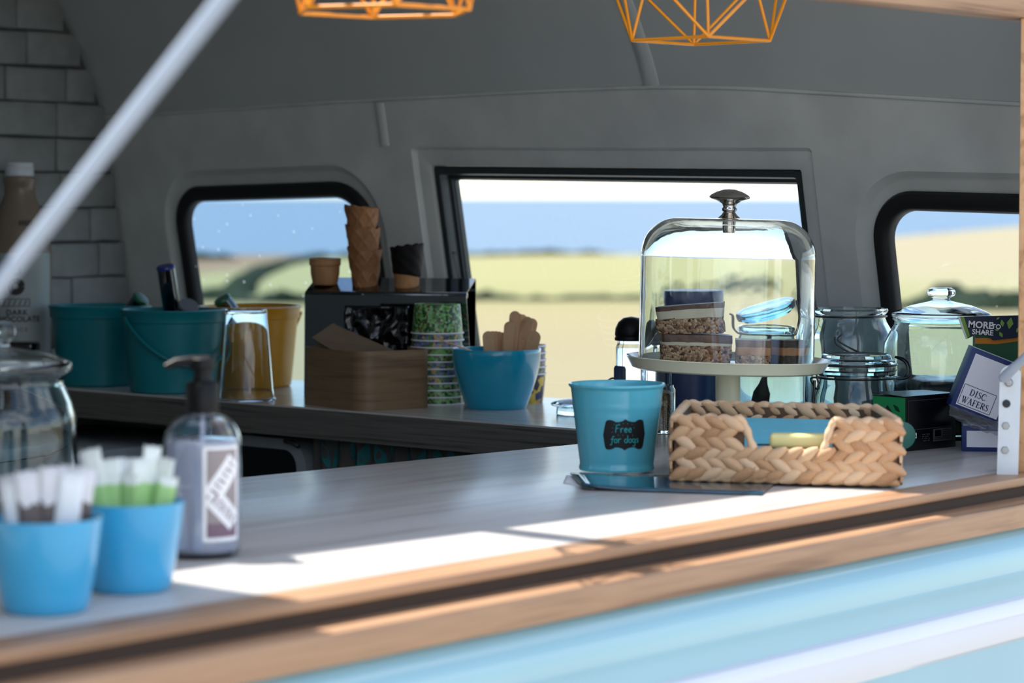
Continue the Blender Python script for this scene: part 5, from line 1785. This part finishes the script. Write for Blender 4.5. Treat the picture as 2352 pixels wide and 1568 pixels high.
# wafer boxes
def stroke_letters(s, x0, y0, size, fmap):
    """serif capitals as strokes"""
    T, t_ = 0.17 * size, 0.075 * size
    Lt = {
        'D': ([([(0.18, 0), (0.18, 1)], T), ([(0.05, 0.97), (0.35, 0.97)], t_), ([(0.05, 0.03), (0.35, 0.03)], t_), ([(0.3, 0.97)] + arc(0.32, 0.5, 0.36, 0.47, 80, -80, 12) + [(0.3, 0.03)], [t_] + [t_ + (T - t_) * sin(pi * i / 12) for i in range(13)] + [t_])], 0.84),
        'I': ([([(0.2, 0), (0.2, 1)], T), ([(0.05, 0.97), (0.35, 0.97)], t_), ([(0.05, 0.03), (0.35, 0.03)], t_)], 0.44),
        'S': ([([(0.48, 0.78), (0.45, 0.92), (0.28, 0.98), (0.12, 0.88), (0.12, 0.70), (0.28, 0.56), (0.44, 0.42), (0.5, 0.24), (0.42, 0.07), (0.25, 0.02), (0.1, 0.08), (0.07, 0.26)], [t_, t_, t_, T * 0.7, T * 0.8, T, T, T * 0.8, T * 0.6, t_, t_, t_])], 0.6),
        'C': ([([(0.66, 0.72), (0.64, 0.9)] + arc(0.42, 0.5, 0.33, 0.48, 60, 300, 14) + [(0.66, 0.14), (0.7, 0.25)], [t_, t_] + [t_ + (T - t_) * sin(pi * i / 14) for i in range(15)] + [t_, t_])], 0.78),
        'W': ([([(0.12, 1), (0.35, 0)], T), ([(0.35, 0), (0.52, 0.8)], t_), ([(0.45, 1), (0.68, 0)], T), ([(0.68, 0), (0.9, 1)], t_), ([(0.0, 0.97), (0.25, 0.97)], t_), ([(0.35, 0.97), (0.58, 0.97)], t_), ([(0.8, 0.97), (1.0, 0.97)], t_)], 1.02),
        'A': ([([(0.13, 0), (0.38, 1)], t_), ([(0.36, 1), (0.64, 0)], T), ([(0.22, 0.33), (0.52, 0.33)], t_), ([(0.02, 0.03), (0.26, 0.03)], t_), ([(0.5, 0.03), (0.78, 0.03)], t_)], 0.78),
        'F': ([([(0.18, 0), (0.18, 1)], T), ([(0.05, 0.97), (0.55, 0.97)], t_), ([(0.55, 0.98), (0.57, 0.78)], t_), ([(0.2, 0.52), (0.42, 0.52)], t_), ([(0.42, 0.62), (0.42, 0.42)], t_), ([(0.05, 0.03), (0.35, 0.03)], t_)], 0.62),
        'E': ([([(0.18, 0), (0.18, 1)], T), ([(0.05, 0.97), (0.56, 0.97)], t_), ([(0.56, 0.98), (0.58, 0.78)], t_), ([(0.2, 0.52), (0.44, 0.52)], t_), ([(0.44, 0.62), (0.44, 0.42)], t_), ([(0.05, 0.03), (0.58, 0.03)], t_), ([(0.6, 0.24), (0.57, 0.02)], t_)], 0.68),
        'R': ([([(0.18, 0), (0.18, 1)], T), ([(0.05, 0.97), (0.35, 0.97)], t_), ([(0.05, 0.03), (0.35, 0.03)], t_), ([(0.3, 0.97)] + arc(0.34, 0.75, 0.22, 0.22, 80, -80, 8) + [(0.25, 0.52)], [t_] + [t_ + (T - t_) * sin(pi * i / 8) for i in range(9)] + [t_]), ([(0.36, 0.52), (0.62, 0.03)], T), ([(0.55, 0.03), (0.74, 0.03)], t_)], 0.76),
    }
    width = sum(Lt[ch][1] for ch in s) * size
    parts, x = [], x0 - width / 2
    for i, ch in enumerate(s):
        for k2, (pts_, w_) in enumerate(Lt[ch][0]):
            off = 0.00004 * (k2 % 4)
            parts.append(ribbon_v([(x + a * size, y0 + c * size) for a, c in pts_], w_, lambda a, c, o=off: fmap(a, c, o), 0.0006))
        x += Lt[ch][1] * size
    return parts
def wafer_box(name, label, origin, rot, w, h, d, text):
    """origin = front lower left corner; front face is the local x-z plane facing -y"""
    t = thing(name, label, 'carton', origin, rot=rot)
    prism('carton_body', [(0, 0), (w, 0), (w, d), (0, d)], 0, h, 'navy_card', t, 0.0006)
    m_ = 0.0068
    mk('white_panel', *sheet_v([(m_, -0.0004, m_ * 0.9), (w - m_, -0.0004, m_ * 0.9), (w - m_, -0.0004, h - m_), (m_, -0.0004, h - m_)], -0.0003), 'white_card', t)
    mk('white_top', *sheet_v([(0.002, 0.002, h + 0.0004), (w - 0.002, 0.002, h + 0.0004), (w - 0.002, d - 0.002, h + 0.0004), (0.002, d - 0.002, h + 0.0004)], 0.0003), 'white_card', t)
    if text:
        fm_ = lambda x, z, o=0.0: (x, -0.0010 - o, z)
        x0, x1, z0, z1 = 0.0085, 0.0560, 0.0085, 0.0375
        fr = [ribbon_v([a, c], 0.0008, fm_) for a, c in (((x0, z0), (x1, z0)), ((x1, z0), (x1, z1)), ((x1, z1), (x0, z1)), ((x0, z1), (x0, z0)))]
        mk('label_frame', *join_parts(fr), 'print_dark', t)
        mk('lettering', *join_parts(stroke_letters('DISC', 0.0315, 0.0245, 0.0092, fm_) + stroke_letters('WAFERS', 0.0318, 0.0118, 0.0090, fm_)), 'print_navy', t)
        mk('edge_print', *join_parts([ribbon_v([(w - 0.004, 0.012 + 0.016 * q), (w - 0.002, 0.022 + 0.016 * q)], 0.003, fm_) for q in range(3)]), 'print_navy', t)
    return t
lwo = Vector(on_top(2209, 1036))
wafer_box('wafer_carton', 'navy and white wafer carton standing under the tilted wafer carton', (lwo.x, lwo.y, CZ), (0, 0, R(-9)), 0.125, 0.036, 0.07, False)
tb = at_depth(2181, 932, 3.765)
wafer_box('wafer_carton', 'tilted navy and white carton lettered for disc wafers beside the bracket', tuple(tb), (0, R(21.5), R(-4)), 0.0745, 0.0895, 0.06, True)
# crumpled clear wrapper hanging below the tilted carton
bm = bmesh.new()
bmesh.ops.create_grid(bm, x_segments=26, y_segments=14, size=0.5)
wq = [at_depth(2180, 928, 3.755), at_depth(2300, 972, 3.745), at_depth(2300, 1002, 3.745), at_depth(2178, 952, 3.75)]
for v in bm.verts:
    a, c = v.co.x + 0.5, v.co.y + 0.5
    p = (wq[3] * (1 - a) + wq[2] * a) * (1 - c) + (wq[0] * (1 - a) + wq[1] * a) * c
    p.z -= 0.004 * sin(pi * a) * (1 - c)
    p.y += 0.012 * noise.noise((a * 9, c * 4, 2)) - 0.010 * sin(pi * c) + 0.004 * noise.noise((a * 25, c * 12, 2))
    p.z += 0.002 * noise.noise((a * 8, c * 3, 6))
    v.co = p
wrp = mkbm('plastic_wrapper', bm, 'clear_film', None, True)
tag(wrp, 'crumpled clear plastic wrapper hanging below the tilted wafer carton', 'wrapper')
# dark snack bag
sbag = thing('snack_bag', 'dark navy and green snack bag with white lettering behind the wafer cartons', 'bag', (0, 0, 0))
ZB = 3.89
def slab_px(name, pix, mat_, parent, Z, th, bulge=0.0):
    P = [at_depth(px, py, Z) for px, py in pix]
    V = [tuple(p) for p in P] + [(p.x, p.y + th, p.z) for p in P]
    n = len(P)
    return mk(name, V, [tuple(range(n)), tuple(range(n, 2 * n))] + [(i, (i + 1) % n, n + (i + 1) % n, n + i) for i in range(n)], mat_, parent)
slab_px('bag_body', [(2240, 768), (2420, 745), (2428, 1016), (2236, 1016)], 'bag_green', sbag, ZB, 0.02)
slab_px('orange_band', [(2240, 776), (2290, 776), (2420, 756), (2420, 772), (2290, 790), (2240, 789)], 'bag_orange', sbag, ZB - 0.0012, 0.0012)
slab_px('folded_top', [(2204, 727), (2420, 722), (2420, 758), (2330, 776), (2280, 781), (2262, 761), (2243, 768), (2221, 778)], 'bag_navy', sbag, ZB - 0.007, 0.005)
slab_px('lime_edge', [(2205, 727.5), (2214, 727), (2228, 771), (2222, 777)], 'bag_lime', sbag, ZB - 0.0085, 0.001)
slab_px('seal_strip', [(2200, 727), (2206, 727), (2223, 777), (2219, 779)], 'paper_white', sbag, ZB - 0.008, 0.0025)
fl_ = [((2292, 731), 4, 30), ((2302, 742), 8, 100), ((2320, 742), 13, 80), ((2290, 757), 5, 0), ((2299, 768), 7, 120), ((2338, 757), 7, 60)]
prt = []
for (px, py), rad, aa in fl_:
    c = at_depth(px, py, ZB - 0.0085)
    s = rad / FP * ZB
    prt.append(ribbon_v([(c.x - s * cos(R(aa)), c.z - s * sin(R(aa))), (c.x, c.z), (c.x + s * cos(R(aa)), c.z + s * sin(R(aa)))], [0.0008, s * 1.2, 0.0008], lambda x, z: (x, ZB - 0.0085, z), 0.001))
mk('leaf_print', *join_parts(prt), 'bag_lime', sbag)
tp = at_depth(2223, 751, ZB - 0.009)
ta = R(-4)
fb = lambda ox, oz: (lambda x, y: (tp.x + (x + ox) * cos(ta) - (y + oz) * sin(ta), ZB - 0.0092, tp.z + (x + ox) * sin(ta) + (y + oz) * cos(ta)))
mk('lettering', *join_parts([text_v('MORE', 0.0135, fb(0, 0), 'LEFT', 0.0004), text_v('TO', 0.0095, fb(0.0345, 0.0005), 'LEFT', 0.0002), text_v('SHARE', 0.0105, fb(0.0065, -0.0095), 'LEFT', 0.0003)]), 'print_white', sbag)

# ================================================================ white stay bracket and gas struts
brp = at_depth(2314, 1080, 3.445)
brk = thing('stay_bracket', 'white perforated steel bracket fixed to the wooden post at right', 'bracket', (brp.x, brp.y, CZ + 0.0005), R(-6))
hw, hb_ = 0.0135, 0.141
out = [(-hw, 0), (hw, 0), (hw, hb_ - 0.004)] + [(hw * cos(R(a)) , hb_ - hw + hw * sin(R(a)) * 1.0) for a in range(20, 181, 16)]
n = len(out)
mk('plate', [(x + z * 0.03, 0, z) for x, z in out] + [(x + z * 0.03, 0.003, z) for x, z in out], [tuple(range(n)), tuple(range(n, 2 * n))] + [(i, (i + 1) % n, n + (i + 1) % n, n + i) for i in range(n)], 'white_metal', brk)
for z, mt in ((0.0315, 'steel_bolt'), (0.063, 'steel_bolt'), (0.0915, 'dark_bolt')):
    lathe('bolt', [(0, 0.0025), (0.0045, 0.0022), (0.0052, 0.001), (0.0052, 0)], mt, brk, 6 if mt == 'steel_bolt' else 16, loc=(-0.004 + z * 0.03, -0.0002, z), rot=(R(90), 0, 0))
lathe('pivot', [(0, 0.006), (0.004, 0.0055), (0.0055, 0.003), (0.0055, 0)], 'steel_bolt', brk, 20, loc=(-0.002 + 0.119 * 0.03, -0.0002, 0.119), rot=(R(90), 0, 0))
def strut(label, p0, k_len, rise, r):
    d = Vector((EK.x * k_len, EK.y * k_len, rise))
    L_ = d.length
    t = thing('gas_strut', label, 'strut', tuple(p0), rot=d.to_track_quat('Z', 'Y').to_euler(), group='white hatch struts')
    lathe('rod', [(0, 0), (r, 0.0), (r, L_ * 0.98), (0, L_ * 0.98)], 'strut_paint', t, 24)
    lathe('end_fitting', [(0, -0.012), (r * 1.1, -0.008), (r * 1.25, 0.0), (r * 1.1, 0.02), (r, 0.024)], 'strut_paint', t, 24)
    return t
rp = at_depth(2311, 862, 3.42)
strut('white strut rising from the bracket on the right post', rp, 0.62, 0.56, 0.0055)
lp = Vector((*uk(-0.455, 0.012), CZ + 0.128)) + Vector((-0.024, 0, 0))
strut('long white hatch strut crossing the upper left in the foreground', lp, 0.64, 0.550, 0.0064)

# ================================================================ yellow wire pendant lamps
def pendant(label, px_c, y_ring, Z, rb, rot0, nside, cfg):
    c = at_depth(px_c, y_ring, Z)
    t = thing('pendant_lamp', label, 'lamp', tuple(c), rot0, group='yellow wire pendant lamps')
    low = [Vector((rb * cos(2 * pi * i / nside), rb * sin(2 * pi * i / nside), 0)) for i in range(nside)]
    rm = rb * cfg['rm']
    mid = [Vector((rm * cos(2 * pi * (i + 0.5) / nside), rm * sin(2 * pi * (i + 0.5) / nside), cfg['hm'])) for i in range(nside)]
    rt2 = rb * 0.28
    top = [Vector((rt2 * cos(2 * pi * i / nside), rt2 * sin(2 * pi * i / nside), cfg['ht'])) for i in range(nside)]
    r = 0.0023
    for i in range(nside):
        j = (i + 1) % nside
        for a, b_ in ((low[i], low[j]), (low[i], top[i]), (low[i], mid[i]), (low[j], mid[i]), (mid[i], mid[j]), (mid[i], top[i]), (mid[i], top[j]), (top[i], top[j])):
            tube('wire', [a, b_], r, 'orange_wire', t, 8)
    lathe('lamp_holder', [(0, cfg['ht'] - 0.05), (0.018, cfg['ht'] - 0.05), (0.02, cfg['ht'] - 0.02), (0.012, cfg['ht'] + 0.02), (0, cfg['ht'] + 0.024)], 'black_plastic', t, 24)
    tube('cord', [(0, 0, cfg['ht'] + 0.02), (0, 0, cfg['ht'] + 0.16)], 0.003, 'black_plastic', t, 8)
pendant('yellow geometric wire lampshade at top left, cut off by the frame', 882, 26, 2.85, 0.098, R(-20), 6, dict(rm=1.10, hm=0.085, ht=0.21))
pendant('yellow geometric wire lampshade at top right, its open base in full view', 1610, 93, 3.55, 0.092, R(2), 4, dict(rm=1.95, hm=0.13, ht=0.26))

# ================================================================ under the back worktop
fz = thing('chest_freezer', 'low white chest freezer under the worktop at the brick wall end', 'freezer', (*uk(1.35, -2.15), 0.421), UA)
def fbox(name, u0, u1, k0, k1, z0, z1, mat_, parent, bev=0.004):
    return prism(name, [uk(u0, k0), uk(u1, k0), uk(u1, k1), uk(u0, k1)], z0, z1, mat_, parent, bev)
fz.rotation_euler = (0, 0, 0)
fz.location = (0, 0, 0)
fbox('cabinet', 0.95, 1.915, -2.36, -1.935, 0.422, CZ - 0.135, 'fridge_grey', fz)
fbox('lid', 0.945, 1.92, -2.365, -1.925, CZ - 0.132, CZ - 0.100, 'fridge_white', fz, 0.006)
fbox('lid_seal', 0.955, 1.915, -2.36, -1.932, CZ - 0.135, CZ - 0.132, 'black_rubber', fz, 0)
# small fridge with rounded grey frame, facing the aisle
def bc(t, d, h):
    """t along the worktop front, d set back from it"""
    p = P1 + dp * t - NN * d
    return Vector((p.x, p.y, CZ + h))
def t_at(px, d=0.03):
    best = min((abs((bc(t * 0.002, d, 0).x / bc(t * 0.002, d, 0).y) * FP + PXC - px), t * 0.002) for t in range(-100, 800))
    return best[1]
frd = thing('small_fridge', 'dark small fridge with a rounded grey frame under the back worktop', 'fridge', (0, 0, 0))
ta0, ta1 = t_at(500), t_at(698)
hf0, hf1 = -0.60, -0.062
lo2 = rrect(ta1 - ta0, hf1 - hf0, 0.05)
li2 = rrect(ta1 - ta0, hf1 - hf0, 0.05, 0.018)
fp_ = lambda x, z, d: tuple(bc(ta0 + x, d, hf0 + z))
loft('door_frame', [[fp_(x, z, d) for x, z in lp_] for lp_, d in ((lo2, 0.40), (lo2, 0.035), (li2, 0.030), (li2, 0.042))], 'fridge_grey', frd, True)
mk('door_panel', [fp_(x, z, 0.041) for x, z in li2], [tuple(range(len(li2)))], 'black_plastic', frd)
mk('hinge_bracket', *tube_v([bc(ta1 - 0.045, 0.028, -0.065), bc(ta1 - 0.02, 0.024, -0.066), bc(ta1 - 0.008, 0.026, -0.072)], 0.004, 8), 'dark_frame', frd, True)
mk('side_leg', *sheet_v([bc(ta1 - 0.03, 0.024, -0.60), bc(ta1 - 0.006, 0.024, -0.60), bc(ta1 - 0.006, 0.024, -0.125), bc(ta1 - 0.03, 0.024, -0.125)], 0.002), 'steel_bolt', frd)
# leaf-patterned curtain
crt = thing('curtain', 'grey curtain printed with teal leaves hanging below the back worktop', 'curtain', (0, 0, 0))
t0c, t1c = t_at(700), t_at(1330) + 0.1
V, Fc = [], []
NC = 120
for i in range(NC + 1):
    tt = t0c + (t1c - t0c) * i / NC
    w_ = 0.006 * sin(i * 0.9)
    for hh in (-0.058, -0.12, -0.3, -0.85):
        V.append(tuple(bc(tt, 0.05 + w_, hh)))
    if i:
        for q in range(3):
            a = (i - 1) * 4 + q
            Fc.append((a, a + 1, a + 5, a + 4))
mk('cloth', V, Fc, 'curtain', crt, True)
prt = []
def cur_map(tc, hc):
    def f(x, z):
        tt = tc + x
        i = (tt - t0c) / (t1c - t0c) * NC
        return tuple(bc(tt, 0.0485 + 0.006 * sin(i * 0.9), hc + z))
    return f
tt, q = t0c + 0.045, 0
while tt < t1c - 0.03:
    for hc in (-0.080, -0.155):
        for s in (-1, 1):
            f = cur_map(tt, hc)
            prt.append(ribbon_v([(s * 0.003, -0.026), (s * 0.014, 0.0), (s * 0.020, 0.020)] if hc > -0.1 else [(s * 0.028, -0.045), (s * 0.020, -0.01), (s * 0.004, 0.034)], [0.004, 0.021, 0.006], f, 0.003))
    tt += 0.068
mk('leaf_print', *join_parts(prt), 'leaf_print', crt)
